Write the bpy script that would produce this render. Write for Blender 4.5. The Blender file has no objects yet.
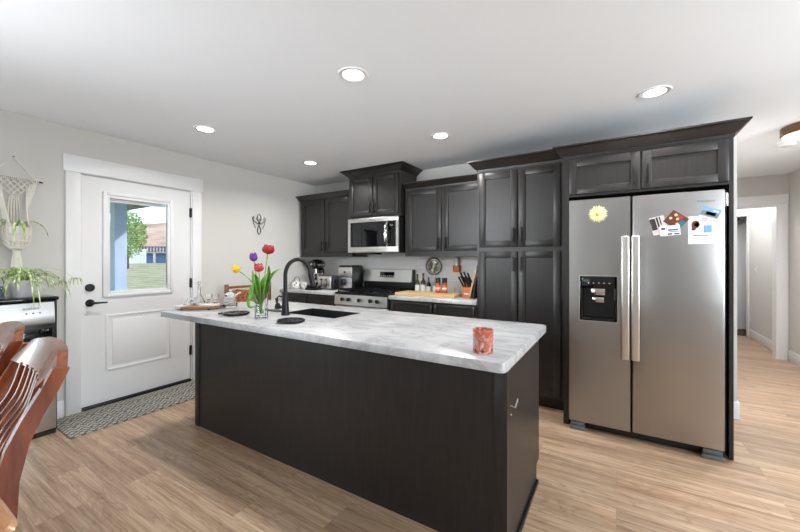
import bpy, bmesh, math, random
from math import sin, cos, pi, radians, sqrt
from mathutils import Vector, Matrix

random.seed(7)
SC = bpy.context.scene
COL = SC.collection

# ---------------------------------------------------------------- camera
CAM_H, YAW, FPX, HORIZ = 1.3086, 0.5497, 353.26, 260.09
cam = bpy.data.cameras.new('camera')
cam.sensor_width = 36.0
cam.lens = FPX / 800 * 36
cam.shift_y = -(266 - HORIZ) / 800
cam.clip_start = 0.02
cam.clip_end = 500
camo = bpy.data.objects.new('camera', cam)
COL.objects.link(camo)
camo.location = (0, 0, CAM_H)
camo.rotation_euler = (pi / 2, 0, YAW)
SC.camera = camo

# ---------------------------------------------------------------- world and sun
w = bpy.data.worlds.new('world')
SC.world = w
w.use_nodes = True
nt = w.node_tree
bg = nt.nodes['Background']
sky = nt.nodes.new('ShaderNodeTexSky')
sky.sky_type = 'NISHITA'
sky.sun_disc = False
sky.sun_elevation = radians(50)
sky.sun_rotation = radians(120)
nt.links.new(sky.outputs[0], bg.inputs[0])
bg.inputs[1].default_value = 0.36

sl = bpy.data.lights.new('sun', 'SUN')
sl.energy = 4.2
sl.angle = radians(0.6)
sl.color = (1.0, 0.96, 0.9)
so = bpy.data.objects.new('sun', sl)
COL.objects.link(so)
so.rotation_euler = Vector((-0.42, -0.62, -0.66)).to_track_quat('-Z', 'Y').to_euler()


def area(name, loc, direction, sx, sy, watts, color=(1, 1, 1), spread=180):
    l = bpy.data.lights.new(name, 'AREA')
    l.shape = 'RECTANGLE'
    l.size, l.size_y = sx, sy
    l.energy = watts
    l.color = color
    l.spread = radians(spread)
    o = bpy.data.objects.new(name, l)
    COL.objects.link(o)
    o.location = loc
    o.rotation_euler = Vector(direction).to_track_quat('-Z', 'Y').to_euler()
    return o


# daylight through the three big windows of the dining / living side
DAY = (0.84, 0.935, 1.01)
area('daylight_patio_door', (-3.84, -1.15, 1.08), (1, 0.1, 0.9), 1.7, 1.9, 42, DAY)
area('daylight_rear_window', (-2.6, -3.1, 1.35), (0.3, 1, 1.2), 1.9, 1.6, 9, DAY)
area('daylight_side_window', (4.38, 0.6, 1.35), (-1, 0.05, 1.1), 3.0, 1.7, 160, DAY)
# added fill light with no lamp behind it, aimed up to brighten the ceiling
area('added_ceiling_fill', (2.7, 1.7, 1.6), (-0.35, 0.2, 1), 0.5, 0.5, 52, (0.9, 0.97, 1.04))
# soft fill lights added without any lamps, aimed along the ceiling at the cabinets
area('added_cabinet_fill_right', (3.6, 0.0, 1.95), (-1.0, 1.0, 0.30), 1.0, 0.35, 24, (0.93, 0.97, 1.02), 80)
area('added_cabinet_fill_left', (-2.6, -1.2, 1.95), (0.5, 1.0, 0.2), 1.0, 0.35, 15, (0.93, 0.97, 1.02), 80)

vs = SC.view_settings
SC.display_settings.display_device = 'sRGB'
vs.view_transform = 'Standard'
vs.look = 'None'
vs.gamma = 1.0
vs.use_curve_mapping = False
vs.exposure = 0.2
SC.cycles.use_denoising = True
SC.cycles.max_bounces = 12
SC.cycles.diffuse_bounces = 6
SC.cycles.transparent_max_bounces = 16
SC.cycles.sample_clamp_indirect = 6.0


# ================================================================ materials
def lin(c):
    if isinstance(c, str):
        c = c.lstrip('#')
        c = [int(c[i:i + 2], 16) / 255 for i in (0, 2, 4)]
    return tuple(((x / 12.92) if x <= 0.04045 else ((x + 0.055) / 1.055) ** 2.4) for x in c) + (1.0,)


class NT:
    """small node-tree helper"""

    def __init__(s, name):
        s.m = bpy.data.materials.new(name)
        s.m.use_nodes = True
        s.t = s.m.node_tree
        s.b = s.t.nodes['Principled BSDF']

    def n(s, kind, **kw):
        nd = s.t.nodes.new('ShaderNode' + kind)
        for k, v in kw.items():
            if hasattr(nd, k):
                setattr(nd, k, v)
            else:
                nd.inputs[k].default_value = v
        return nd

    def l(s, a, b):
        s.t.links.new(a, b)

    def obj(s):
        return s.n('TexCoord').outputs['Object']

    def mapping(s, scale=(1, 1, 1), rot=(0, 0, 0), src=None):
        mp = s.n('Mapping')
        mp.inputs['Scale'].default_value = scale
        mp.inputs['Rotation'].default_value = rot
        s.l(src or s.obj(), mp.inputs['Vector'])
        return mp.outputs[0]

    def noise(s, vec, scale=5, detail=4, rough=0.55, dist=0):
        nd = s.n('TexNoise')
        s.l(vec, nd.inputs['Vector'])
        nd.inputs['Scale'].default_value = scale
        nd.inputs['Detail'].default_value = detail
        nd.inputs['Roughness'].default_value = rough
        nd.inputs['Distortion'].default_value = dist
        return nd.outputs['Fac']

    def ramp(s, fac, stops, interp='LINEAR'):
        r = s.n('ValToRGB')
        r.color_ramp.interpolation = interp
        el = r.color_ramp.elements
        while len(el) > 1:
            el.remove(el[-1])
        el[0].position, el[0].color = stops[0][0], lin(stops[0][1])
        for p, c in stops[1:]:
            e = el.new(p)
            e.color = lin(c)
        s.l(fac, r.inputs[0])
        return r.outputs[0]

    def mix(s, fac, a, b, mode='MIX'):
        m = s.n('Mix')
        m.data_type = 'RGBA'
        m.blend_type = mode
        for sock, v in ((m.inputs[0], fac), (m.inputs[6], a), (m.inputs[7], b)):
            if hasattr(v, 'is_output'):
                s.l(v, sock)
            else:
                sock.default_value = v
        return m.outputs[2]

    def math(s, op, a, b=None):
        m = s.n('Math')
        m.operation = op
        for i, v in enumerate((a, b)):
            if v is None:
                continue
            if hasattr(v, 'is_output'):
                s.l(v, m.inputs[i])
            else:
                m.inputs[i].default_value = v
        return m.outputs[0]

    def bump(s, h, strength=0.2, dist=0.01):
        b = s.n('Bump')
        b.inputs['Strength'].default_value = strength
        b.inputs['Distance'].default_value = dist
        s.l(h, b.inputs['Height'])
        s.l(b.outputs[0], s.b.inputs['Normal'])

    def set(s, color=None, rough=None, metal=None, spec=None, trans=None, ior=None, coat=None, emit=None, estr=None):
        i = s.b.inputs
        if color is not None:
            if hasattr(color, 'is_output'):
                s.l(color, i['Base Color'])
            else:
                i['Base Color'].default_value = color
        for nm, v in (('Roughness', rough), ('Metallic', metal), ('Specular IOR Level', spec),
                      ('Transmission Weight', trans), ('IOR', ior), ('Coat Weight', coat), ('Emission Strength', estr)):
            if v is not None:
                if hasattr(v, 'is_output'):
                    s.l(v, i[nm])
                else:
                    i[nm].default_value = v
        if emit is not None:
            i['Emission Color'].default_value = emit
        return s.m


def plain(name, hexc, rough=0.5, metal=0.0, var=0.06, scale=9, spec=None, coat=None):
    """one colour with a faint mottling"""
    t = NT(name)
    c = lin(hexc)
    f = t.noise(t.obj(), scale, 3)
    lo = tuple(x * (1 - var) for x in c[:3]) + (1,)
    hi = tuple(min(1, x * (1 + var)) for x in c[:3]) + (1,)
    return t.set(t.mix(f, lo, hi), rough, metal, spec, coat=coat)


def glass(name, tint='#ffffff', rough=0.0, ior=1.45):
    t = NT(name)
    return t.set(lin(tint), rough, 0, trans=1.0, ior=ior)


def pane(name, tint=(0.97, 0.985, 0.98, 1)):
    """thin window glass: clear, with a fresnel sheen"""
    t = NT(name)
    tr = t.n('BsdfTransparent')
    tr.inputs[0].default_value = tint
    gl = t.n('BsdfGlossy')
    gl.inputs['Roughness'].default_value = 0.02
    fr = t.n('Fresnel')
    fr.inputs[0].default_value = 1.25
    ms = t.n('MixShader')
    t.l(fr.outputs[0], ms.inputs[0])
    t.l(tr.outputs[0], ms.inputs[1])
    t.l(gl.outputs[0], ms.inputs[2])
    t.l(ms.outputs[0], t.t.nodes['Material Output'].inputs[0])
    return t.m


def emitter(name, col, strength):
    t = NT(name)
    return t.set(lin(col), 0.6, emit=lin(col), estr=strength)


def cabinet_mat():
    t = NT('espresso_stained_wood')
    v = t.mapping((22, 22, 1.6))
    f = t.noise(v, 3.0, 5, 0.6, 0.3)
    c = t.ramp(f, [(0.3, '#1e1c1b'), (0.55, '#252221'), (0.75, '#2e2b29')])
    t.bump(f, 0.06, 0.002)
    return t.set(c, 0.36, 0, 0.5)


def floor_mat():
    t = NT('light_oak_plank_floor')
    o = t.obj()
    br = t.n('TexBrick')
    br.offset = 0.37
    br.offset_frequency = 2
    br.inputs['Scale'].default_value = 1.0
    br.inputs['Brick Width'].default_value = 1.22
    br.inputs['Row Height'].default_value = 0.182
    br.inputs['Mortar Size'].default_value = 0.0012
    br.inputs['Mortar Smooth'].default_value = 0.2
    br.inputs['Bias'].default_value = 0.0
    br.inputs['Color1'].default_value = (0, 0, 0, 1)
    br.inputs['Color2'].default_value = (1, 1, 1, 1)
    br.inputs['Mortar'].default_value = (0.5, 0.5, 0.5, 1)
    t.l(o, br.inputs['Vector'])
    sep = t.n('SeparateColor')
    t.l(br.outputs['Color'], sep.inputs[0])
    pid = sep.outputs[0]
    # every plank gets its own slice of grain
    off = t.n('CombineXYZ')
    t.l(t.math('MULTIPLY', pid, 37.0), off.inputs[0])
    t.l(t.math('MULTIPLY', pid, 11.0), off.inputs[2])
    va = t.n('VectorMath')
    va.operation = 'ADD'
    t.l(o, va.inputs[0])
    t.l(off.outputs[0], va.inputs[1])
    f1 = t.noise(t.mapping((1.0, 46, 1), src=va.outputs[0]), 2.2, 5, 0.6, 0.25)
    f2 = t.noise(t.mapping((0.55, 13, 1), src=va.outputs[0]), 2.0, 4, 0.55, 0.35)
    fine = t.math('ADD', t.math('MULTIPLY', f1, 0.5), t.math('MULTIPLY', f2, 0.5))
    broad = t.noise(t.mapping((0.75, 6.0, 1), src=va.outputs[0]), 1.5, 3, 0.5, 1.4)
    rings = t.math('FRACT', t.math('MULTIPLY', broad, 9.0))
    rings = t.math('ABSOLUTE', t.math('SUBTRACT', rings, 0.5))
    base = t.ramp(fine, [(0.34, '#8c715a'), (0.45, '#ab9078'), (0.54, '#bfa68d'), (0.68, '#d2bca4')])
    tone = t.ramp(pid, [(0.0, '#dcd6d0'), (0.45, '#fdfaf6'), (1.0, '#e9e0d6')])
    c = t.mix(1.0, base, tone, 'MULTIPLY')
    dark = t.ramp(rings, [(0.0, '#a18a74'), (0.24, '#ffffff')])
    c = t.mix(0.34, c, dark, 'MULTIPLY')
    c = t.mix(br.outputs['Fac'], c, lin('#8d755f'))
    t.bump(fine, 0.05, 0.002)
    return t.set(c, t.math('ADD', t.math('MULTIPLY', fine, 0.16), 0.27), 0, 0.45)


def marble_mat():
    t = NT('white_marble_worktop')
    o = t.obj()
    warp = t.noise(o, 1.6, 5, 0.6, 0.8)
    v1 = t.noise(t.mapping((1.0, 2.4, 1), rot=(0, 0, 0.25)), 2.1, 7, 0.62, 1.6)
    vein = t.math('ABSOLUTE', t.math('SUBTRACT', v1, 0.5))
    veinc = t.ramp(vein, [(0.0, '#c8c7c6'), (0.012, '#dddcdb'), (0.05, '#ffffff')])
    cloud = t.ramp(warp, [(0.3, '#a3a3a4'), (0.5, '#b7b7b8'), (0.68, '#c3c3c3')])
    speck = t.noise(o, 34, 3, 0.7)
    sp = t.ramp(speck, [(0.22, '#a5a3a1'), (0.29, '#ffffff')])
    c = t.mix(0.55, cloud, veinc, 'MULTIPLY')
    c = t.mix(0.5, c, sp, 'MULTIPLY')
    return t.set(c, 0.22, 0, 0.5)


def steel_mat(name='brushed_stainless_steel', col='#a6a5a4', rough=0.30, wob=True):
    t = NT(name)
    f = t.noise(t.mapping((1.2, 1.2, 2.0)), 1.0, 2, 0.5)
    c = t.mix(f, lin(col), tuple(x * 1.05 for x in lin(col)[:3]) + (1,))
    if wob:
        wv = t.noise(t.mapping((1.6, 1, 2.6)), 1.3, 2, 0.4, 0.4)
        t.bump(wv, 0.14, 0.02)
    return t.set(c, t.math('ADD', t.math('MULTIPLY', f, 0.1), rough - 0.05), 1.0)


def wood(name, stops, scale=(2, 30, 30), rough=0.35, coat=0.0, dist=0.5):
    t = NT(name)
    f = t.noise(t.mapping(scale), 2.0, 5, 0.6, dist)
    return t.set(t.ramp(f, stops), rough, 0, 0.5, coat=coat)


def tile_mat():
    t = NT('grey_subway_tile')
    br = t.n('TexBrick')
    br.offset = 0.5
    br.inputs['Scale'].default_value = 1.0
    br.inputs['Brick Width'].default_value = 0.61
    br.inputs['Row Height'].default_value = 0.152
    br.inputs['Mortar Size'].default_value = 0.0022
    br.inputs['Color1'].default_value = lin('#d6d5d3')
    br.inputs['Color2'].default_value = lin('#dbdad8')
    br.inputs['Mortar'].default_value = lin('#efeeed')
    sx = t.n('SeparateXYZ')
    t.l(t.obj(), sx.inputs[0])
    cx = t.n('CombineXYZ')
    t.l(sx.outputs[0], cx.inputs[0])
    t.l(t.math('SUBTRACT', sx.outputs[2], 0.914), cx.inputs[1])
    t.l(cx.outputs[0], br.inputs['Vector'])
    return t.set(br.outputs['Color'], 0.3, 0, 0.5)


def rug_mat():
    t = NT('grey_woven_runner')
    sx = t.n('SeparateXYZ')
    t.l(t.obj(), sx.inputs[0])
    x, y = sx.outputs[0], sx.outputs[1]
    tri = t.math('ABSOLUTE', t.math('SUBTRACT', t.math('FRACT', t.math('MULTIPLY', y, 15.0)), 0.5))
    zig = t.math('FRACT', t.math('ADD', t.math('MULTIPLY', x, 22.0), t.math('MULTIPLY', tri, 1.6)))
    a = t.ramp(zig, [(0.0, '#65645f'), (0.45, '#65645f'), (0.5, '#b4b0a6'), (1.0, '#b4b0a6')], 'CONSTANT')
    band = t.math('FRACT', t.math('MULTIPLY', x, 6.2))
    bmask = t.ramp(band, [(0.0, '#000000'), (0.62, '#ffffff'), (0.98, '#000000')], 'CONSTANT')
    chk = t.n('TexChecker')
    chk.inputs['Scale'].default_value = 42
    chk.inputs['Color1'].default_value = lin('#aba69b')
    chk.inputs['Color2'].default_value = lin('#5f5d58')
    t.l(t.obj(), chk.inputs['Vector'])
    c = t.mix(bmask, a, chk.outputs[0])
    f = t.noise(t.obj(), 60, 3)
    c = t.mix(0.25, c, t.ramp(f, [(0.3, '#808080'), (0.7, '#ffffff')]), 'MULTIPLY')
    return t.set(c, 0.95, 0, 0.1)


def foliage(name, a, b, c, scale=30):
    t = NT(name)
    f = t.noise(t.obj(), scale, 4, 0.6)
    return t.set(t.ramp(f, [(0.3, a), (0.5, b), (0.7, c)]), 0.5)


M = {}
M['wall'] = plain('warm_grey_wall_paint', '#cac8c4', 0.9, var=0.015, scale=3)
M['ceil'] = plain('white_ceiling_paint', '#e7eaed', 0.95, var=0.01, scale=3)
M['white'] = plain('white_satin_paint', '#e1e1e2', 0.35, var=0.012, scale=3)
M['floor'] = floor_mat()
M['cab'] = cabinet_mat()
M['marble'] = marble_mat()
M['steel'] = steel_mat()
M['steel2'] = steel_mat('satin_steel', '#cfcecc', 0.30, False)
M['chrome'] = plain('polished_chrome', '#d2d2d2', 0.07, 1.0, 0.02)
M['black'] = plain('black_plastic', '#121212', 0.35)
M['gloss'] = plain('glossy_black', '#0b0b0d', 0.04)
M['iron'] = plain('matte_black_metal', '#0e0e0f', 0.42, 0.3)
M['dgrey'] = plain('dark_grey_plastic', '#5c6064', 0.4)
M['tile'] = tile_mat()
M['rug'] = rug_mat()
M['glass'] = glass('clear_glass')
M['pane'] = pane('window_glass')
M['lamp'] = emitter('lit_downlight_lens', '#fff8ee', 6.0)
M['lamp2'] = emitter('lit_opal_diffuser', '#fff6ea', 4.5)
M['cherry'] = wood('lacquered_cherry_wood', [(0.3, '#521f0a'), (0.5, '#793612'), (0.7, '#97501f')], (10, 10, 1.2), 0.2, 0.35)
M['tablewood'] = wood('honey_oak_table', [(0.3, '#a06a42'), (0.55, '#bd8658'), (0.75, '#cb9767')], (1.5, 25, 10), 0.2, 0.5)
M['maple'] = wood('pale_maple_board', [(0.3, '#b58f5f'), (0.55, '#cfac7c'), (0.75, '#dec196')], (2, 30, 30), 0.45)
M['acacia'] = wood('brown_acacia_board', [(0.3, '#6d4128'), (0.55, '#92603e'), (0.75, '#a8764f')], (4, 24, 20), 0.4)
M['darkwood'] = wood('dark_walnut', [(0.3, '#2a1c14'), (0.6, '#4a3325')], (4, 24, 20), 0.5)
M['cord'] = plain('cream_cotton_cord', '#dedad0', 0.9, var=0.08, scale=60)
M['ceramic'] = plain('white_ceramic', '#e6e4e0', 0.2)
M['stone'] = plain('grey_marble_inlay', '#b9b6b2', 0.3, var=0.15, scale=25)
M['paper'] = plain('white_card', '#d6d5d2', 0.6, var=0.02)
M['orange'] = plain('orange_plastic', '#d06a2e', 0.4)
M['copper'] = plain('orange_wood_block', '#b96a38', 0.4, var=0.2, scale=14)
M['stem'] = foliage('tulip_green', '#4a7a2a', '#6fa53c', '#93c45c', 40)
M['spider'] = NT('striped_spider_leaf').m
M['bronze'] = plain('antique_bronze', '#6a5139', 0.35, 0.8, 0.1)


# ================================================================ mesh helpers
class MB:
    def __init__(s):
        s.bm = bmesh.new()
        s.mats = []

    def mark(s):
        s._n = len(s.bm.verts)

    def since(s, n):
        s.bm.verts.ensure_lookup_table()
        return s.bm.verts[n:]

    def box(s, x0, x1, y0, y1, z0, z1, bev=0.0, seg=2):
        r = bmesh.ops.create_cube(s.bm, size=1.0)
        vv = r['verts']
        for v in vv:
            v.co = Vector((x0 + (v.co.x + .5) * (x1 - x0), y0 + (v.co.y + .5) * (y1 - y0), z0 + (v.co.z + .5) * (z1 - z0)))
        if bev > 0:
            es = list({e for v in vv for e in v.link_edges})
            bmesh.ops.bevel(s.bm, geom=es, offset=bev, segments=seg, affect='EDGES', profile=0.5)
        return s

    def ring(s, pts):
        return [s.bm.verts.new(p) for p in pts]

    def bridge(s, a, b, closed=True):
        n = len(a)
        for i in range(n if closed else n - 1):
            j = (i + 1) % n
            s.bm.faces.new((a[i], a[j], b[j], b[i]))

    def tube(s, pts, r, n=8, cap=True, flat=1.0):
        pts = [Vector(p) for p in pts]
        rs = r if isinstance(r, (list, tuple)) else [r] * len(pts)
        prev = None
        up = None
        rings = []
        for i, p in enumerate(pts):
            if i == 0:
                d = pts[1] - p
            elif i == len(pts) - 1:
                d = p - pts[i - 1]
            else:
                d = (pts[i + 1] - pts[i - 1])
            d.normalize()
            if up is None:
                up = Vector((0, 0, 1)) if abs(d.z) < 0.9 else Vector((0, 1, 0))
            a = up - d * up.dot(d)
            if a.length < 1e-6:
                a = d.orthogonal()
            a.normalize()
            up = a
            b = d.cross(a)
            rings.append(s.ring([p + (a * cos(t) * flat + b * sin(t)) * rs[i] for t in [2 * pi * k / n for k in range(n)]]))
        for a, b in zip(rings, rings[1:]):
            s.bridge(a, b)
        if cap:
            s.bm.faces.new(rings[0])
            s.bm.faces.new(rings[-1])
        return s

    def cyl(s, p0, p1, r0, r1=None, n=20):
        return s.tube([p0, p1], [r0, r0 if r1 is None else r1], n)

    def lathe(s, prof, c=(0, 0, 0), n=28, axis='Z', cap=True):
        rings = []
        for r, z in prof:
            pts = []
            for k in range(n):
                t = 2 * pi * k / n
                q = (r * cos(t), r * sin(t), z)
                if axis == 'Y':
                    q = (q[0], q[2], q[1])
                elif axis == 'X':
                    q = (q[2], q[0], q[1])
                pts.append((c[0] + q[0], c[1] + q[1], c[2] + q[2]))
            rings.append(s.ring(pts))
        for a, b in zip(rings, rings[1:]):
            s.bridge(a, b)
        if cap:
            s.bm.faces.new(rings[0])
            s.bm.faces.new(rings[-1])
        return s

    def prism(s, poly, a0, a1, axis='Y'):
        """extrude a 2-D polygon: axis Y -> poly in (x,z); X -> (y,z); Z -> (x,y)"""
        def q(p, a):
            return (p[0], a, p[1]) if axis == 'Y' else ((a, p[0], p[1]) if axis == 'X' else (p[0], p[1], a))
        A = s.ring([q(p, a0) for p in poly])
        B = s.ring([q(p, a1) for p in poly])
        s.bridge(A, B)
        s.bm.faces.new(A)
        s.bm.faces.new(B)
        return s

    def leaf(s, pts, widths, side=None, fold=0.25, th=0.0012):
        """a folded blade with real thickness along a path"""
        pts = [Vector(p) for p in pts]
        rows = []
        for i, p in enumerate(pts):
            d = (pts[min(i + 1, len(pts) - 1)] - pts[max(i - 1, 0)])
            d.normalize()
            sd = Vector(side) if side is not None else d.cross(Vector((0, 0, 1)))
            sd = sd - d * sd.dot(d)
            if sd.length < 1e-4:
                sd = d.orthogonal()
            sd.normalize()
            nn = sd.cross(d)
            wd = widths[i]
            top = [p - sd * wd + nn * fold * wd, p, p + sd * wd + nn * fold * wd]
            bot = [q - nn * th for q in top]
            rows.append(s.ring(top + bot[::-1]))
        for a, b in zip(rows, rows[1:]):
            s.bridge(a, b)
        s.bm.faces.new(rows[0])
        s.bm.faces.new(rows[-1])
        return s

    def ball(s, c, rx, ry=None, rz=None, u=16, v=10):
        r = bmesh.ops.create_uvsphere(s.bm, u_segments=u, v_segments=v, radius=1.0)
        for q in r['verts']:
            q.co = Vector((c[0] + q.co.x * rx, c[1] + q.co.y * (ry or rx), c[2] + q.co.z * (rz or rx)))
        return s

    def xf(s, mat):
        bmesh.ops.transform(s.bm, matrix=mat, verts=s.bm.verts)
        return s


def tag(o, label=None, cat=None, group=None, kind=None):
    for k, v in (('label', label), ('category', cat), ('group', group), ('kind', kind)):
        if v:
            o[k] = v
    return o


def build(mb, name, m, parent=None, off=(0, 0, 0), sharp=35):
    me = bpy.data.meshes.new(name)
    if any(off):
        bmesh.ops.translate(mb.bm, vec=-Vector(off), verts=mb.bm.verts)
    bmesh.ops.recalc_face_normals(mb.bm, faces=mb.bm.faces)
    for f in mb.bm.faces:
        f.smooth = True
    mb.bm.to_mesh(me)
    mb.bm.free()
    me.set_sharp_from_angle(angle=radians(sharp))
    if m is not None:
        me.materials.append(m)
    o = bpy.data.objects.new(name, me)
    COL.objects.link(o)
    if parent is not None:
        o.parent = parent
    return o


class Thing:
    """an Empty at the thing's base; world=True means parts are given in world coordinates"""

    def __init__(s, name, label, cat, loc=(0, 0, 0), rz=0.0, group=None, world=False):
        o = bpy.data.objects.new(name, None)
        COL.objects.link(o)
        o.empty_display_size = 0.1
        o.location = loc
        o.rotation_euler = (0, 0, rz)
        tag(o, label, cat, group)
        s.o = o
        s.off = loc if world else (0, 0, 0)

    def part(s, mb, name, m, parent=None, label=None, sharp=35):
        p = build(mb, name, m, parent or s.o, s.off, sharp)
        if label:
            p['label'] = label
        return p


def solo(mb, name, m, label, cat, group=None, base=(0, 0, 0), sharp=35):
    """a thing that is one mesh, origin moved to its base"""
    o = build(mb, name, m, None, base, sharp)
    o.location = base
    return tag(o, label, cat, group)


def struct(mb, name, m, parent=None):
    o = build(mb, name, m, parent)
    o['kind'] = 'structure'
    return o


def text_mesh(body, size, depth=0.0006):
    """a lettering mesh lying in the local XZ plane facing -Y, centred"""
    cu = bpy.data.curves.new('lettering', 'FONT')
    cu.body = body
    cu.size = size
    cu.extrude = depth
    cu.align_x = 'CENTER'
    cu.align_y = 'CENTER'
    cu.resolution_u = 3
    t = bpy.data.objects.new('lettering', cu)
    COL.objects.link(t)
    bpy.context.view_layer.update()
    me = bpy.data.meshes.new_from_object(t)
    bpy.data.objects.remove(t)
    bpy.data.curves.remove(cu)
    mb = MB()
    mb.bm.from_mesh(me)
    bpy.data.meshes.remove(me)
    mb.xf(Matrix.Rotation(pi / 2, 4, 'X'))
    return mb


def arc(c, r, a0, a1, n, plane='YZ'):
    out = []
    for k in range(n + 1):
        t = a0 + (a1 - a0) * k / n
        u, v = r * cos(t), r * sin(t)
        out.append((c[0], c[1] + u, c[2] + v) if plane == 'YZ' else ((c[0] + u, c[1], c[2] + v) if plane == 'XZ' else (c[0] + u, c[1] + v, c[2])))
    return out


# ================================================================ the room
XL, YB, ZC = -3.936, 3.934, 2.44


def wall_with_holes(name, axis, a0, a1, t0, t1, z1, holes):
    """solid wall along axis ('X' or 'Y') from a0 to a1, thickness t0..t1, with holes (h0,h1,z0,z1)"""
    mb = MB()

    def bx(p, q, za, zb):
        if q - p > 1e-4 and zb - za > 1e-4:
            if axis == 'Y':
                mb.box(t0, t1, p, q, za, zb)
            else:
                mb.box(p, q, t0, t1, za, zb)
    cur = a0
    for h0, h1, za, zb in sorted(holes):
        bx(cur, h0, 0, z1)
        bx(h0, h1, 0, za)
        bx(h0, h1, zb, z1)
        cur = h1
    bx(cur, a1, 0, z1)
    return struct(mb, name, M['wall'])


mb = MB().box(-4.09, 4.65, -3.35, 9.6, -0.12, 0.0)
struct(mb, 'floor', M['floor'])
mb = MB().box(-4.09, 4.65, -3.35, 9.6, ZC, ZC + 0.12)
struct(mb, 'ceiling', M['ceil'])
wall_with_holes('wall_left', 'Y', -3.35, YB + 0.12, XL - 0.15, XL, ZC, [(-2.05, -0.25, 0.02, 2.08), (1.15, 2.095, 0.0, 2.058)])
struct(MB().box(XL, 0.848, YB, YB + 0.12, 0, ZC), 'wall_back', M['wall'])
struct(MB().box(0.728, 0.848, YB + 0.12, 6.6, 0, ZC), 'wall_hall_left', M['wall'])
wall_with_holes('wall_hall_end', 'X', 0.728, 1.925, 6.6, 6.72, ZC, [(0.98, 1.815, 0.0, 2.04)])
struct(MB().box(1.925, 2.03, 4.6, 8.30, 0, ZC), 'wall_hall_right', M['wall'])
struct(MB().box(0.62, 0.745, 6.6, 9.6, 0, ZC), 'wall_bath_left', M['wall'])
struct(MB().box(0.745, 2.85, 8.95, 9.07, 0, ZC), 'wall_bath_end', M['wall'])
struct(MB().box(2.75, 2.85, 8.18, 8.95, 0, ZC), 'wall_bath_right', M['wall'])
struct(MB().box(2.03, 2.75, 8.18, 8.30, 0, ZC), 'wall_bath_front', M['wall'])
struct(MB().box(2.03, 4.65, 4.6, 4.72, 0, ZC), 'wall_living_end', M['wall'])
wall_with_holes('wall_right', 'Y', -3.35, 4.6, 4.5, 4.65, ZC, [(-0.9, 2.1, 0.5, 2.2)])
wall_with_holes('wall_rear', 'X', XL, 4.5, -3.35, -3.2, ZC, [(-3.6, -1.6, 0.5, 2.2)])


def window(name, axis, a0, a1, z0, z1, t, s, mull=2):
    """frame, bars and glass in a wall hole; s = +1/-1 which side is the room"""
    fr = MB()
    fw = 0.05

    def bx(mbx, p, q, za, zb, d0, d1):
        if axis == 'Y':
            mbx.box(min(d0, d1), max(d0, d1), p, q, za, zb)
        else:
            mbx.box(p, q, min(d0, d1), max(d0, d1), za, zb)
    d0, d1 = t, t - s * 0.07
    bx(fr, a0, a0 + fw, z0, z1, d0, d1)
    bx(fr, a1 - fw, a1, z0, z1, d0, d1)
    bx(fr, a0 + fw, a1 - fw, z0, z0 + fw, d0, d1)
    bx(fr, a0 + fw, a1 - fw, z1 - fw, z1, d0, d1)
    for k in range(1, mull):
        p = a0 + (a1 - a0) * k / mull
        bx(fr, p - 0.03, p + 0.03, z0 + fw, z1 - fw, d0, d1)
    r = struct(fr, name, M['white'])
    g = MB()
    bx(g, a0 + fw, a1 - fw, z0 + fw, z1 - fw, t - s * 0.03, t - s * 0.036)
    build(g, 'window_pane', M['pane'], r)


window('window_1', 'Y', -2.05, -0.25, 0.02, 2.08, XL - 0.04, 1, 2)
window('window_2', 'X', -3.6, -1.6, 0.5, 2.2, -3.24, 1, 2)
window('window_3', 'Y', -0.9, 2.1, 0.5, 2.2, 4.54, -1, 3)

# backsplash
struct(MB().box(XL, -1.2, YB - 0.01, YB, 0.914, 1.40), 'trim_9', M['tile'])

# baseboards
BH = 0.14
struct(MB().box(XL, XL + 0.014, -0.2, 1.045, 0, BH, 0.003), 'baseboard_left', M['white'])
struct(MB().box(XL, XL + 0.014, 2.205, 3.28, 0, BH, 0.003), 'baseboard_far', M['white'])
mb = MB().box(0.66, 0.862, YB - 0.014, YB, 0, BH, 0.003)
mb.box(0.848, 0.862, YB, 6.6, 0, BH, 0.003)
struct(mb, 'baseboard_back', M['white'])
struct(MB().box(1.911, 1.925, 4.6, 6.585, 0, BH, 0.003), 'baseboard_hall', M['white'])
struct(MB().box(1.911, 1.925, 6.72, 8.2, 0, BH, 0.003), 'baseboard_bath', M['white'])

# entry door casing
cx = XL + 0.020
mb = MB()
mb.box(XL, cx, 1.056, 1.152, 0, 2.058, 0.002)
mb.box(XL, cx, 2.093, 2.188, 0, 2.058, 0.002)
mb.box(XL, cx + 0.006, 1.040, 2.206, 2.058, 2.198, 0.002)
# jamb lining the opening
mb.box(XL - 0.15, XL + 0.003, 1.150, 1.1625, 0, 2.058)
mb.box(XL - 0.15, XL + 0.003, 2.0815, 2.095, 0, 2.058)
mb.box(XL - 0.15, XL + 0.003, 1.1625, 2.0815, 2.0525, 2.058)
struct(mb, 'trim_1', M['white'])
# threshold
struct(MB().box(XL - 0.15, XL + 0.012, 1.1625, 2.0815, 0.0, 0.022, 0.003), 'trim_2', M['black'])

# entry door with a lite
DX0, DX1 = XL - 0.052, XL - 0.008
y0, y1, z0, z1 = 1.166, 2.078, 0.03, 2.049
wy0, wy1, wz0, wz1 = 1.345, 1.870, 1.005, 1.895
mb = MB()
mb.box(DX0, DX1, y0, wy0, z0, z1)
mb.box(DX0, DX1, wy1, y1, z0, z1)
mb.box(DX0, DX1, wy0, wy1, z0, wz0)
mb.box(DX0, DX1, wy0, wy1, wz1, z1)
door = struct(mb, 'door_1', M['white'])


def yz_frame(mb, ya, yb, za, zb, wd, x0, x1, bev=0.003):
    mb.box(x0, x1, ya, ya + wd, za, zb, bev)
    mb.box(x0, x1, yb - wd, yb, za, zb, bev)
    mb.box(x0, x1, ya + wd, yb - wd, za, za + wd, bev)
    mb.box(x0, x1, ya + wd, yb - wd, zb - wd, zb, bev)


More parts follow.
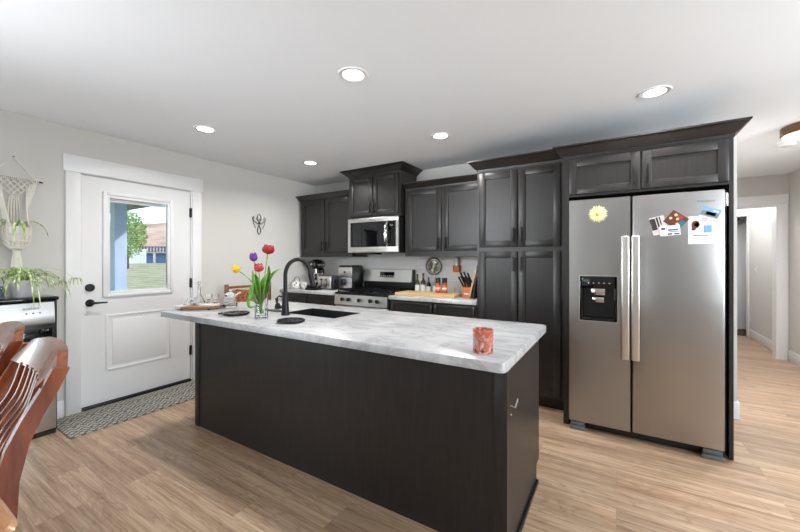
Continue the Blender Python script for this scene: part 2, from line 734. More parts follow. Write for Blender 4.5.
mb = MB()
yz_frame(mb, 1.312, 1.904, 0.972, 1.929, 0.030, DX1 - 0.005, DX1 + 0.016, 0.005)
yz_frame(mb, 1.338, 1.878, 0.998, 1.903, 0.028, DX1 - 0.03, DX1 + 0.007, 0.004)
build(mb, 'window_frame', M['white'], door)
build(MB().box(DX1 - 0.022, DX1 - 0.017, 1.345, 1.870, 1.005, 1.895), 'window_pane', M['pane'], door)
mb = MB()
for k in range(46):
    z = 1.035 + k * 0.0182
    mb.box(DX1 - 0.037, DX1 - 0.030, 1.368, 1.846, z, z + 0.0007)
mb.box(DX1 - 0.038, DX1 - 0.029, 1.366, 1.848, 1.845, 1.874)
mb.box(DX1 - 0.016, DX1 - 0.008, 1.850, 1.858, 1.06, 1.84)
build(mb, 'enclosed_blind', M['white'], door)
mb = MB()
yz_frame(mb, 1.335, 1.891, 0.300, 0.812, 0.022, DX1 - 0.005, DX1 + 0.006, 0.0045)
mb.box(DX1 - 0.005, DX1 + 0.004, 1.385, 1.841, 0.350, 0.762, 0.0035)
build(mb, 'raised_panel', M['white'], door)
# ironmongery
mb = MB().lathe([(0.0, -0.005), (0.032, -0.005), (0.032, 0.008), (0.026, 0.014), (0.0, 0.014)], (DX1, 1.222, 0.932), 24, 'X')
h = build(mb, 'door_handle', M['iron'], door)
mb = MB().tube([(DX1 + 0.01, 1.222, 0.932), (DX1 + 0.05, 1.222, 0.932), (DX1 + 0.056, 1.235, 0.932), (DX1 + 0.056, 1.33, 0.931)], [0.011, 0.011, 0.010, 0.007], 10)
build(mb, 'lever', M['iron'], h)
mb = MB().lathe([(0.0, -0.005), (0.034, -0.005), (0.034, 0.012), (0.028, 0.022), (0.0, 0.024)], (DX1, 1.222, 1.066), 24, 'X')
build(mb, 'deadbolt', M['iron'], door)
for hz in (1.82, 1.062, 0.335):
    mb = MB().cyl((XL + 0.006, 2.0815, hz - 0.05), (XL + 0.006, 2.0815, hz + 0.05), 0.008, n=10)
    mb.box(XL - 0.012, XL + 0.006, 2.070, 2.0805, hz - 0.05, hz + 0.05)
    build(mb, 'hinge', M['iron'], door)

# hallway: cased opening, bathroom doorway
mb = MB()
mb.box(1.818, 1.908, 6.580, 6.6, 0, 2.04, 0.002)
mb.box(0.885, 0.99, 6.580, 6.6, 0, 2.04, 0.002)
mb.box(0.88, 1.915, 6.574, 6.6, 2.04, 2.172, 0.002)
mb.box(1.803, 1.818, 6.582, 6.73, 0, 2.04)
mb.box(0.98, 0.995, 6.59, 6.73, 0, 2.04)
mb.box(0.995, 1.803, 6.59, 6.73, 2.025, 2.04)
struct(mb, 'trim_3', M['white'])
mb = MB()
mb.box(1.905, 1.925, 8.20, 8.31, 0, 2.06, 0.002)
mb.box(0.745, 1.925, 8.20, 8.30, 2.06, ZC)
struct(mb, 'trim_4', M['white'])
struct(MB().box(0.745, 2.75, 8.31, 8.95, 0.0, 0.012), 'trim_5', plain('dark_bathroom_tile', '#2f2723', 0.4))
struct(MB().box(0.80, 2.30, 8.90, 8.95, 0.03, 1.98, 0.004), 'trim_6', M['white'])


# ================================================================ cabinets
CAB = M['cab']


def cab_door(t, x0, x1, z0, z1, yf, stile=0.058, name='cabinet_door', handle=None, parent=None):
    """shaker door facing -Y; handle = (x, zc, length, 'V'/'H')"""
    mb = MB()
    th = 0.020
    mb.box(x0, x0 + stile, yf, yf + th, z0, z1, 0.002)
    mb.box(x1 - stile, x1, yf, yf + th, z0, z1, 0.002)
    mb.box(x0 + stile, x1 - stile, yf, yf + th, z0, z0 + stile, 0.002)
    mb.box(x0 + stile, x1 - stile, yf, yf + th, z1 - stile, z1, 0.002)
    mb.box(x0 + stile - 0.004, x1 - stile + 0.004, yf + 0.011, yf + th - 0.001, z0 + stile - 0.004, z1 - stile + 0.004)
    d = t.part(mb, name, CAB, parent)
    if handle:
        hx, hz, L, o = handle
        mb = MB()
        yo = yf - 0.030
        if o == 'V':
            mb.box(hx - 0.006, hx + 0.006, yo - 0.006, yo + 0.006, hz - L / 2, hz + L / 2, 0.002)
            for s in (-1, 1):
                mb.box(hx - 0.005, hx + 0.005, yo, yf + 0.004, hz + s * (L / 2 - 0.02) - 0.005, hz + s * (L / 2 - 0.02) + 0.005)
        else:
            mb.box(hx - L / 2, hx + L / 2, yo - 0.006, yo + 0.006, hz - 0.006, hz + 0.006, 0.002)
            for s in (-1, 1):
                mb.box(hx + s * (L / 2 - 0.02) - 0.005, hx + s * (L / 2 - 0.02) + 0.005, yo, yf + 0.004, hz - 0.005, hz + 0.005)
        t.part(mb, 'handle', M['iron'], d)
    return d


def crown(t, x0, x1, yf, yb, z0, z1, out, left=True, right=True, ybl=None):
    prof = [(0.0, z0), (0.004, z0), (0.006, z0 + (z1 - z0) * 0.22), (0.022, z0 + (z1 - z0) * 0.34), (out * 0.72, z0 + (z1 - z0) * 0.74),
            (out * 0.94, z0 + (z1 - z0) * 0.86), (out, z0 + (z1 - z0) * 0.88), (out, z1)]
    mb = MB()
    rows = []
    for o, z in prof:
        xa, xb = x0 - (o if left else 0), x1 + (o if right else 0)
        rows.append(mb.ring([(x0, yb, z), (x0, ybl or yb, z), (xa, ybl or yb, z), (xa, yf - o, z), (xb, yf - o, z), (xb, yb, z)] if ybl else [(xa, yb, z), (xa, yf - o, z), (xb, yf - o, z), (xb, yb, z)]))
    for a, b in zip(rows, rows[1:]):
        mb.bridge(a, b)
    mb.bm.faces.new(rows[0])
    mb.bm.faces.new(rows[-1])
    t.part(mb, 'crown_molding', CAB)


BK = YB - 0.012   # rear of the wall cabinets

# --- upper cabinet left of the microwave
t = Thing('wall_cabinet', 'dark two-door wall cabinet in the corner, left of the microwave, above mixer and toaster', 'cabinet', (-3.39, 3.76, 1.352), world=True, group='dark wall cabinets')
mb = MB().box(-3.875, -2.932, 3.60, BK, 1.352, 2.16)
t.part(mb, 'body', CAB)
cab_door(t, -3.850, -3.408, 1.412, 2.138, 3.581, handle=(-3.44, 1.50, 0.125, 'V'))
cab_door(t, -3.392, -2.952, 1.412, 2.138, 3.581, handle=(-3.36, 1.50, 0.125, 'V'))
crown(t, -3.875, -2.932, 3.598, BK, 2.130, 2.220, 0.055, left=True, right=False)

# --- cabinet over the microwave
t = Thing('wall_cabinet', 'tall-set dark two-door cabinet right above the microwave, crown touching the ceiling', 'cabinet', (-2.54, 3.73, 1.832), world=True, group='dark wall cabinets')
t.part(MB().box(-2.928, -2.158, 3.53, BK, 1.832, 2.37), 'body', CAB)
cab_door(t, -2.905, -2.548, 1.858, 2.338, 3.511, handle=(-2.572, 1.945, 0.125, 'V'))
cab_door(t, -2.538, -2.180, 1.858, 2.338, 3.511, handle=(-2.512, 1.945, 0.125, 'V'))
crown(t, -2.928, -2.158, 3.528, BK, 2.345, ZC - 0.003, 0.085)

# --- upper cabinet between microwave and pantry
t = Thing('wall_cabinet', 'dark two-door wall cabinet between the microwave and the tall pantry', 'cabinet', (-1.68, 3.76, 1.352), world=True, group='dark wall cabinets')
t.part(MB().box(-2.132, -1.150, 3.60, BK, 1.352, 2.16), 'body', CAB)
cab_door(t, -2.092, -1.662, 1.412, 2.115, 3.581, handle=(-1.695, 1.50, 0.125, 'V'))
cab_door(t, -1.632, -1.175, 1.412, 2.115, 3.581, handle=(-1.60, 1.50, 0.125, 'V'))
crown(t, -2.132, -1.150, 3.598, BK, 2.13, 2.205, 0.065, left=False, right=False)

# --- pantry
t = Thing('pantry_cabinet', 'tall dark four-door pantry cabinet standing between worktop and fridge', 'cabinet', (-0.78, 3.62, 0), world=True)
t.part(MB().box(-1.146, -0.366, 3.300, BK, 0.10, 2.165), 'body', CAB)
t.part(MB().box(-1.146, -0.366, 3.36, BK, 0.0, 0.10), 'toe_kick', M['black'])
cab_door(t, -1.122, -0.768, 1.430, 2.130, 3.281, handle=(-0.795, 1.535, 0.135, 'V'))
cab_door(t, -0.754, -0.406, 1.430, 2.130, 3.281, handle=(-0.728, 1.535, 0.135, 'V'))
cab_door(t, -1.122, -0.768, 0.125, 1.388, 3.281, handle=(-0.795, 1.275, 0.135, 'V'))
cab_door(t, -0.754, -0.406, 0.125, 1.388, 3.281, handle=(-0.728, 1.275, 0.135, 'V'))
crown(t, -1.146, -0.366, 3.298, BK, 2.150, 2.25, 0.075, left=True, right=False, ybl=3.53)

# --- fridge surround
t = Thing('fridge_cabinet', 'dark cabinet surround enclosing the fridge with two wide doors above it', 'cabinet', (0.15, 3.5, 0), world=True)
mb = MB().box(-0.362, -0.324, 3.100, BK, 0, 2.165)
mb.box(0.630, 0.652, 3.100, BK + 0.01, 0, 2.165)
mb.box(-0.324, 0.630, 3.100, BK, 1.806, 2.165)
t.part(mb, 'body', CAB)
cab_door(t, -0.318, 0.144, 1.824, 2.094, 3.081, stile=0.055, handle=(0.108, 1.925, 0.135, 'V'))
cab_door(t, 0.158, 0.626, 1.824, 2.094, 3.081, stile=0.055, handle=(0.193, 1.925, 0.135, 'V'))
crown(t, -0.362, 0.652, 3.098, BK, 2.112, 2.206, 0.072, left=True, right=True, ybl=3.22)

# --- base cabinets along the back wall
for x0, x1, cutx, lab in ((XL + 0.004, -2.938, -3.44, 'dark base cabinet with drawers under the worktop holding toaster and mixer'),
                          (-2.152, -1.152, -1.622, 'dark base cabinet with drawers between range and pantry, under the cutting board')):
    t = Thing('base_cabinet', lab, 'cabinet', ((x0 + x1) / 2, 3.6, 0), world=True, group='dark base cabinets')
    t.part(MB().box(x0, x1, 3.312, BK, 0.10, 0.873), 'body', CAB)
    t.part(MB().box(x0, x1, 3.38, BK, 0.0, 0.10), 'toe_kick', M['black'])
    for a, b in ((x0 + 0.02, cutx - 0.01), (cutx + 0.01, x1 - 0.02)):
        cab_door(t, a, b, 0.705, 0.852, 3.293, stile=0.030, name='drawer', handle=((a + b) / 2, 0.78, 0.13, 'H') if x0 < -3 else None)
        cab_door(t, a, b, 0.125, 0.690, 3.293, handle=(b - 0.035, 0.60, 0.13, 'V'))
for x0, x1, lab, nm in ((XL + 0.002, -2.934, 'short white marble worktop in the corner left of the range', 'l'),
                        (-2.156, -1.150, 'short white marble worktop between range and pantry', 'r')):
    mb = MB().box(x0, x1, 3.268, YB - 0.011, 0.874, 0.914, 0.004)
    solo(mb, 'worktop', M['marble'], lab, 'worktop', 'marble worktops on the back wall', ((x0 + x1) / 2, 3.6, 0.874))

# ================================================================ range
SS, SS2 = M['steel'], M['steel2']
t = Thing('gas_range', 'stainless gas range with black cooktop between the two back worktops', 'range', (-2.545, 3.6, 0), world=True)
t.part(MB().box(-2.928, -2.162, 3.30, 3.905, 0.04, 0.895, 0.004), 'body', M['black'])
mb = MB().box(-2.930, -2.160, 3.262, 3.86, 0.895, 0.922, 0.006)
t.part(mb, 'cooktop', M['gloss'])
mb = MB().prism([(3.250, 0.775), (3.262, 0.895), (3.31, 0.895), (3.31, 0.775)], -2.928, -2.162, 'X')
cp = t.part(mb, 'control_panel', SS2)
for kx in (-2.80, -2.705, -2.545, -2.385, -2.29):
    mb = MB().lathe([(0.0, 0.0), (0.019, 0.0), (0.023, -0.024), (0.021, -0.028), (0.0, -0.028)], (kx, 3.257, 0.842), 18, 'Y')
    mb.box(kx - 0.005, kx + 0.005, 3.220, 3.232, 0.822, 0.862)
    t.part(mb, 'knob', M['black'], cp)
od = t.part(MB().box(-2.922, -2.168, 3.262, 3.30, 0.20, 0.762, 0.006), 'oven_door', SS2)
t.part(MB().box(-2.80, -2.29, 3.258, 3.264, 0.32, 0.64), 'oven_window', M['gloss'], od)
mb = MB().tube([(-2.87, 3.215, 0.735), (-2.22, 3.215, 0.735)], 0.012, 12)
for hx in (-2.84, -2.25):
    mb.cyl((hx, 3.215, 0.735), (hx, 3.266, 0.735), 0.008, n=10)
t.part(mb, 'oven_handle', M['steel2'], od)
t.part(MB().box(-2.922, -2.168, 3.265, 3.30, 0.05, 0.19, 0.005), 'storage_drawer', SS2)
for gx in (-2.80, -2.545, -2.29):
    mb = MB()
    gw = 0.118
    for yy in (3.30, 3.56, 3.80):
        mb.box(gx - gw, gx + gw, yy, yy + 0.014, 0.938, 0.952)
    for xx in (gx - gw, gx - 0.04, gx + 0.03, gx + gw - 0.012):
        mb.box(xx, xx + 0.012, 3.30, 3.814, 0.938, 0.952)
    for xx in (gx - gw, gx + gw - 0.012):
        for yy in (3.30, 3.80):
            mb.box(xx, xx + 0.012, yy, yy + 0.014, 0.921, 0.94)
    t.part(mb, 'grate', M['iron'])
    for yy in (3.43, 3.69):
        t.part(MB().lathe([(0.0, 0.920), (0.042, 0.920), (0.042, 0.928), (0.03, 0.936), (0.0, 0.936)], (gx, yy, 0), 18), 'burner', M['iron'])
bgd = t.part(MB().box(-2.928, -2.162, 3.845, 3.905, 0.90, 1.188, 0.006), 'backguard', M['black'])
t.part(MB().prism([(3.822, 1.03), (3.845, 1.186), (3.86, 1.186), (3.86, 1.03)], -2.915, -2.180, 'X'), 'fascia', SS2, bgd)
t.part(MB().prism([(3.826, 1.085), (3.834, 1.155), (3.85, 1.155), (3.85, 1.085)], -2.655, -2.435, 'X'), 'display', M['gloss'], bgd)
mb = MB()
for i in range(7):
    for j in range(2):
        mb.box(-2.64 + i * 0.031, -2.622 + i * 0.031, 3.8255 + j * 0.0015, 3.83, 1.094 + j * 0.012, 1.098 + j * 0.012)
t.part(mb, 'panel_lettering', M['paper'], bgd)

# ================================================================ microwave
t = Thing('microwave', 'stainless over-the-range microwave mounted under the tall-set wall cabinet', 'microwave', (-2.54, 3.7, 1.402), world=True)
t.part(MB().box(-2.920, -2.164, 3.525, BK, 1.402, 1.826, 0.004), 'body', M['black'])
mb = MB()
fx0, fx1, fy = -2.920, -2.164, 3.496
mb.box(fx0, fx1, fy, 3.525, 1.775, 1.826, 0.003)
mb.box(fx0, fx1, fy, 3.525, 1.402, 1.470, 0.003)
mb.box(fx0, -2.880, fy, 3.525, 1.470, 1.775)
mb.box(-2.200, fx1, fy, 3.525, 1.470, 1.775)
mb.box(-2.335, -2.322, fy, 3.525, 1.470, 1.775)
dr = t.part(mb, 'door', M['steel2'])
t.part(MB().box(-2.880, -2.335, fy + 0.004, 3.525, 1.470, 1.775), 'window', M['gloss'], dr)
t.part(MB().box(-2.322, -2.200, fy + 0.003, 3.525, 1.470, 1.775), 'control_panel', M['gloss'])
for i in range(3):
    for j in range(6):
        t.part(MB().box(-2.295 + i * 0.03, -2.285 + i * 0.03, fy + 0.0022, fy + 0.0035, 1.50 + j * 0.03, 1.504 + j * 0.03), 'key', M['dgrey'])
t.part(MB().box(-2.285, -2.24, fy + 0.0022, fy + 0.0035, 1.715, 1.73), 'display', M['dgrey'])
mb = MB().tube([(-2.318, fy - 0.004, 1.50), (-2.318, fy - 0.040, 1.53), (-2.318, fy - 0.052, 1.62), (-2.318, fy - 0.040, 1.71), (-2.318, fy - 0.004, 1.745)],
               [0.016, 0.016, 0.016, 0.016, 0.016], 10, flat=1.0)
t.part(mb, 'handle', M['chrome'], dr)
t.part(MB().box(-2.82, -2.55, 3.53, 3.72, 1.380, 1.402, 0.004), 'vent_filter', M['black'])
t.part(text_mesh('Whirlpool', 0.022).xf(Matrix.Translation((-2.542, fy - 0.0004, 1.800))), 'logo_lettering', M['dgrey'], dr)

# ================================================================ refrigerator
FY = 3.030
t = Thing('refrigerator', 'stainless side-by-side refrigerator with ice dispenser in the left door', 'refrigerator', (0.14, 3.45, 0), world=True)
t.part(MB().box(-0.310, 0.620, 3.115, 3.90, 0.03, 1.775, 0.004), 'body', M['black'])
t.part(MB().box(-0.300, 0.590, 3.088, 3.125, 0.012, 0.068, 0.003), 'toe_grille', M['black'])
dl0, dl1, dr0, dr1, dz0, dz1 = -0.314, 0.0845, 0.0975, 0.596, 0.072, 1.768
px0, px1, pz0, pz1 = -0.234, 0.000, 0.858, 1.182
mb = MB()
mb.box(dl0, px0, FY, 3.10, dz0, dz1)
mb.box(px1, dl1, FY, 3.10, dz0, dz1)
mb.box(px0, px1, FY, 3.10, dz0, pz0)
mb.box(px0, px1, FY, 3.10, pz1, dz1)
ld = t.part(mb, 'freezer_door', SS)
rd = t.part(MB().box(dr0, dr1, FY, 3.10, dz0, dz1, 0.008), 'fridge_door', SS)


def fr_handle(x, z0, z1, par):
    mb = MB()
    mb.box(x - 0.0245, x + 0.0245, FY - 0.062, FY - 0.044, z0, z1, 0.007, 3)
    for zz in (z0 + 0.03, z1 - 0.06):
        mb.box(x - 0.018, x + 0.018, FY - 0.05, FY + 0.004, zz, zz + 0.03)
    t.part(mb, 'handle', M['chrome2'], par)


M['chrome2'] = plain('bright_satin_handle', '#d9d6d2', 0.3, 1.0, 0.03)
fr_handle(0.053, 0.600, 1.480, ld)
fr_handle(0.114, 0.600, 1.480, rd)
# dispenser: recess box with bezel
mb = MB()
mb.box(px0 - 0.006, px0 + 0.014, FY - 0.004, FY + 0.06, pz0 - 0.006, pz1 + 0.006, 0.003)
mb.box(px1 - 0.014, px1 + 0.006, FY - 0.004, FY + 0.06, pz0 - 0.006, pz1 + 0.006, 0.003)
mb.box(px0, px1, FY - 0.004, FY + 0.06, pz1 - 0.086, pz1 + 0.006, 0.003)
mb.box(px0, px1, FY - 0.004, FY + 0.06, pz0 - 0.006, pz0 + 0.016, 0.003)
mb.box(px0, px1, FY + 0.056, FY + 0.068, pz0, pz1)
dp = t.part(mb, 'dispenser', M['gloss'], ld)
mb = MB()
for a0, a1, c0, c1 in ((px0 - 0.011, px0 - 0.006, pz0 - 0.011, pz1 + 0.011), (px1 + 0.006, px1 + 0.011, pz0 - 0.011, pz1 + 0.011), (px0 - 0.006, px1 + 0.006, pz0 - 0.011, pz0 - 0.006), (px0 - 0.006, px1 + 0.006, pz1 + 0.006, pz1 + 0.011)):
    mb.box(a0, a1, FY - 0.0035, FY + 0.002, c0, c1)
t.part(mb, 'dispenser_bezel', M['steel2'], ld)
mb = MB().box(px0 + 0.07, px1 - 0.07, FY + 0.002, FY + 0.05, 1.045, 1.097, 0.006)
mb.box(px0 + 0.078, px1 - 0.078, FY + 0.01, FY + 0.045, 0.99, 1.030, 0.006)
t.part(mb, 'dispenser_paddle', M['chrome'], ld)
for i in range(5):
    xx = px0 + 0.05 + i * 0.034
    t.part(MB().box(xx, xx + 0.008, FY - 0.0048, FY - 0.003, 1.135, 1.139), 'button', M['paper'], ld)
t.part(MB().box(px0 + 0.02, px1 - 0.02, FY - 0.002, FY + 0.05, pz0 - 0.001, pz0 + 0.012, 0.003), 'drip_tray', M['dgrey'], ld)
for x0, x1 in ((-0.309, -0.205), (0.485, 0.592)):
    mb = MB().box(x0, x1, 3.036, 3.115, 0.0, 0.030, 0.003)
    mb.box(x0 + 0.004, x1 - 0.004, 3.040, 3.115, 0.036, 0.066, 0.003)
    t.part(mb, 'foot_cover', M['dgrey'])
mb = MB().box(0.600, 0.620, 3.075, 3.125, 1.66, 1.75, 0.004)
mb.cyl((0.610, 3.07, 1.67), (0.610, 3.07, 1.74), 0.010, n=12)
t.part(mb, 'hinge', M['steel2'])
t.part(text_mesh('Whirlpool', 0.022).xf(Matrix.Translation((0.500, FY - 0.0003, 1.697))), 'logo_lettering', M['dgrey'], rd)


# --- things stuck on the fridge: flat prints at their real size
def print_thing(name, label, cat, x, z, wd, ht, rot, base, patches, layer=1):
    yy = FY - 0.0008 * layer
    t = Thing(name, label, cat, (x, yy, z - ht / 2), 0, 'cards and photos on the fridge')
    R = Matrix.Translation((0, 0, ht / 2)) @ Matrix.Rotation(-rot, 4, 'Y')
    t.part(MB().box(-wd / 2, wd / 2, -0.0006, 0.0, -ht / 2, ht / 2).xf(R), 'sheet', base)
    for nm, m, shp in patches:
        mb = MB()
        for s in shp:
            if s[0] == 'r':
                mb.box(s[1] * wd, s[2] * wd, -0.0009, -0.0003, s[3] * ht, s[4] * ht)
            else:
                mb.tube([(s[1] * wd, -0.0003, s[2] * ht), (s[1] * wd, -0.0010, s[2] * ht)], s[3] * wd, 16, flat=s[4] if len(s) > 4 else 1.0)
        t.part(mb.xf(R), nm, m)
    return t


C_ = lambda n, h: plain('print_' + n, h, 0.5, var=0.15, scale=90)
ink, cream, skin, red, teal, navy, sky_, green, rose, brown = (C_('ink', '#26221f'), C_('cream', '#e8e2da'), C_('skin', '#d9a989'), C_('red', '#8d3327'),
    C_('teal', '#1f6272'), C_('navy', '#27407a'), C_('sky', '#6c96cf'), C_('green', '#6d745c'), C_('rose', '#d4a3a6'), C_('brown', '#54291a'))
print_thing('photo_print', 'tilted photo print with dark upright bars, leftmost on the right fridge door', 'photo', 0.250, 1.550, 0.088, 0.125, radians(14), C_('grey', '#b9b1b0'),
            [('dark_print', ink, [('r', -.48, -.12, -.22, .42), ('r', -.06, .06, -.1, .46), ('r', .14, .22, 0, .46)]), ('rose_print', rose, [('r', -.2, .45, -.46, -.2)])], 1)
print_thing('photo_print', 'brown and teal photo print turned on its corner behind a white card', 'photo', 0.345, 1.580, 0.108, 0.095, radians(-38), brown,
            [('face_print', skin, [('d', -.2, .3, .09), ('d', .02, .12, .08), ('d', -.3, -.05, .08), ('d', .2, -.18, .09)]), ('red_print', red, [('r', -.1, .2, .2, .45)]), ('teal_print', teal, [('r', .2, .5, -.5, .2)])], 2)
print_thing('card', 'small white card with blue heart and text overlapping two photo prints', 'card', 0.312, 1.511, 0.112, 0.068, radians(4), M['paper'],
            [('text_print', navy, [('r', -.1, .4, -.02, .12), ('r', -.05, .45, -.16, -.1)]), ('heart_print', navy, [('d', -.36, .22, .07), ('d', -.28, .22, .07)]), ('black_print', ink, [('r', -.12, .1, -.42, -.28), ('r', .2, .45, -.42, -.3)])], 3)
print_thing('announcement_card', 'tall white photo card of a dark-haired woman beside a pale blue patch', 'card', 0.474, 1.508, 0.128, 0.184, 0, M['paper'],
            [('hair_print', brown, [('d', -.2, .2, .17, 1.2), ('r', -.36, -.2, -.02, .2)]), ('face_print', skin, [('d', -.16, .2, .10, 1.25)]), ('shirt_print', cream, [('r', -.36, .1, -.16, .02)]),
             ('rose_print', rose, [('d', .16, .38, .12)]), ('blue_print', sky_, [('r', .12, .44, -.1, .16)]), ('text_print', ink, [('r', -.3, .34, -.21, -.19), ('r', -.36, .4, -.30, -.29), ('r', -.3, .3, -.36, -.35)])], 1)
print_thing('postcard', 'small tilted landscape postcard with blue sky, top right of the fridge door', 'postcard', 0.522, 1.616, 0.098, 0.068, radians(-22), sky_,
            [('land_print', green, [('r', -.46, .46, -.32, .12)]), ('dark_print', ink, [('r', -.2, .3, -.2, .1)]), ('white_print', M['paper'], [('r', -.5, .5, -.5, -.4), ('r', .1, .4, .22, .34)])], 3)
t = Thing('flower_magnet', 'pale yellow daisy magnet on the left fridge door', 'magnet', (-0.119, FY, 1.652))
mb = MB()
for k in range(22):
    a = 2 * pi * k / 22
    r0, r1 = 0.012, 0.062 + 0.004 * (k % 2)
    d = Vector((cos(a), 0, sin(a)))
    s = Vector((-sin(a), 0, cos(a)))
    yo = Vector((0, -0.010 - 0.004 * (k % 2), 0))
    mb.leaf([d * r0 + yo, d * (r0 + r1) / 2 + yo * 1.1, d * r1 + yo * 0.6], [0.004, 0.008, 0.002], side=s, th=0.002)
t.part(mb, 'petals', plain('pale_lemon_petal', '#dfe3a6', 0.5))
t.part(MB().ball((0, -0.011, 0), 0.017, 0.010, 0.017), 'flower_centre', plain('yellow_flower_centre', '#c9b64a', 0.6, var=0.3, scale=120))
t.part(MB().cyl((0, 0, 0), (0, -0.010, 0), 0.014, n=14), 'magnet_disc', M['black'])

# ================================================================ island
IX0, IX1, IY0, IY1 = -2.852, -0.402, 1.540, 2.270
t = Thing('kitchen_island', 'long dark wood kitchen island in the middle of the floor', 'island', (-1.61, 1.9, 0), world=True)
mb = MB().box(IX0 + 0.02, IX1 - 0.02, IY0 + 0.008, IY0 + 0.03, 0.0, 0.872)
mb.box(IX0 + 0.02, IX1 - 0.02, IY0 + 0.03, IY1 - 0.07, 0.0, 0.64)
mb.box(IX0 + 0.02, -2.18, IY0 + 0.03, IY1 - 0.07, 0.64, 0.872)
mb.box(-1.56, IX1 - 0.02, IY0 + 0.03, IY1 - 0.07, 0.64, 0.872)
mb.box(-2.18, -1.56, 2.13, IY1 - 0.07, 0.64, 0.872)
t.part(mb, 'body', CAB)
t.part(MB().box(IX0, IX0 + 0.052, IY0, IY0 + 0.02, 0.0, 0.872, 0.001), 'corner_stile', CAB)
t.part(MB().box(IX1 - 0.055, IX1, IY0, IY0 + 0.02, 0.0, 0.872, 0.001), 'corner_stile', CAB)
t.part(MB().prism([(IY0 + 0.02, 0), (IY0 + 0.02, 0.872), (IY1, 0.872), (IY1, 0.105), (IY1 - 0.075, 0.105), (IY1 - 0.075, 0)], IX1 - 0.02, IX1, 'X'), 'end_panel', CAB)
t.part(MB().prism([(IY0 + 0.02, 0), (IY0 + 0.02, 0.872), (IY1, 0.872), (IY1, 0.105), (IY1 - 0.075, 0.105), (IY1 - 0.075, 0)], IX0, IX0 + 0.02, 'X'), 'end_panel', CAB)
t.part(MB().box(IX1, IX1 + 0.014, IY0, IY1 - 0.075, 0.0, 0.022, 0.004), 'shoe_molding', M['black'])
xs = [IX0 + 0.03, -2.18, -1.56, -0.99, IX1 - 0.03]
for a, b in zip(xs, xs[1:]):
    mb = MB()
    yf = IY1 - 0.07
    st = 0.055
    mb.box(a + .005, a + st, yf, yf + 0.02, 0.12, 0.70, 0.002)
    mb.box(b - st, b - .005, yf, yf + 0.02, 0.12, 0.70, 0.002)
    mb.box(a + st, b - st, yf, yf + 0.02, 0.12, 0.12 + st, 0.002)
    mb.box(a + st, b - st, yf, yf + 0.02, 0.70 - st, 0.70, 0.002)
    mb.box(a + st, b - st, yf, yf + 0.01, 0.12 + st, 0.70 - st)
    t.part(mb, 'cabinet_door', CAB)
    t.part(MB().box(a + .005, b - .005, yf, yf + 0.02, 0.715, 0.86, 0.003), 'drawer', CAB)
# hook on the end panel
mb = MB().tube([(IX1, 1.60, 0.66), (IX1 + 0.02, 1.60, 0.655), (IX1 + 0.024, 1.63, 0.685)], 0.0035, 8)
mb.ball((IX1 + 0.002, 1.60, 0.62), 0.004)
t.part(mb, 'towel_hook', M['steel2'])

# countertop with a sink cut-out
SX0, SX1, SY0, SY1 = -2.125, -1.622, 1.800, 2.092
KX0, KX1, KY0, KY1 = -3.010, -0.362, 1.354, 2.310
mb = MB()
out = [(KX0, KY0), (KX1, KY0), (KX1, KY1), (KX0, KY1)]
def rounded(poly, r, n=5):
    pts = []
    m = len(poly)
    for i in range(m):
        p, a, b = Vector(poly[i]), Vector(poly[i - 1]), Vector(poly[(i + 1) % m])
        da, db = (a - p).normalized(), (b - p).normalized()
        c = p + da * r + db * r
        for k in range(n + 1):
            th = (pi / 2) * k / n
            pts.append(tuple(c - db * r * cos(th) - da * r * sin(th)))
    return pts
po = rounded(out, 0.03)
pi_ = rounded([(SX0, SY0), (SX1, SY0), (SX1, SY1), (SX0, SY1)], 0.012)
def slab(mb, outer, inner, z0, z1, ch=0.005):
    lay = []
    for z, sh in ((z0, 0), (z1 - ch, 0), (z1 - ch * 0.3, ch * 0.35), (z1, ch)):
        cxm, cym = (KX0 + KX1) / 2, (KY0 + KY1) / 2
        lay.append(mb.ring([(p[0] + (sh if p[0] < cxm else -sh), p[1] + (sh if p[1] < cym else -sh), z) for p in outer]))
    for a, b in zip(lay, lay[1:]):
        mb.bridge(a, b)
    ia, ib = mb.ring([(p[0], p[1], z0) for p in inner]), mb.ring([(p[0], p[1], z1) for p in inner])
    mb.bridge(ia, ib)
    n = len(outer)
    for o_, i_ in ((lay[0], ia), (lay[-1], ib)):
        mb.bridge(o_, i_)
slab(mb, po, pi_, 0.874, 0.914)
solo(mb, 'worktop', M['marble'], 'big white marble worktop overhanging the dark island, with sink cut-out', 'worktop', None, (-1.68, 1.83, 0.874))
# sink basin
mb = MB()
g = 0.0015
for a0, a1, b0, b1 in ((SX0 + g, SX0 + 0.009, SY0 + g, SY1 - g), (SX1 - 0.009, SX1 - g, SY0 + g, SY1 - g),
                       (SX0 + 0.009, SX1 - 0.009, SY0 + g, SY0 + 0.009), (SX0 + 0.009, SX1 - 0.009, SY1 - 0.009, SY1 - g)):
    mb.box(a0, a1, b0, b1, 0.68, 0.915)
mb.box(SX0 + g, SX1 - g, SY0 + g, SY1 - g, 0.668, 0.68)
t = Thing('sink', 'black undermount sink basin set in the island worktop', 'sink', (-1.87, 1.945, 0.668), world=True)
t.part(mb, 'basin', plain('black_composite', '#0d0d0e', 0.5, var=0.2, scale=80))
t.part(MB().lathe([(0.0, 0.680), (0.045, 0.680), (0.045, 0.684), (0.03, 0.682), (0.0, 0.682)], (-1.87, 1.95, 0), 20), 'drain', M['iron'])


# ================================================================ on the island
CT = 0.914
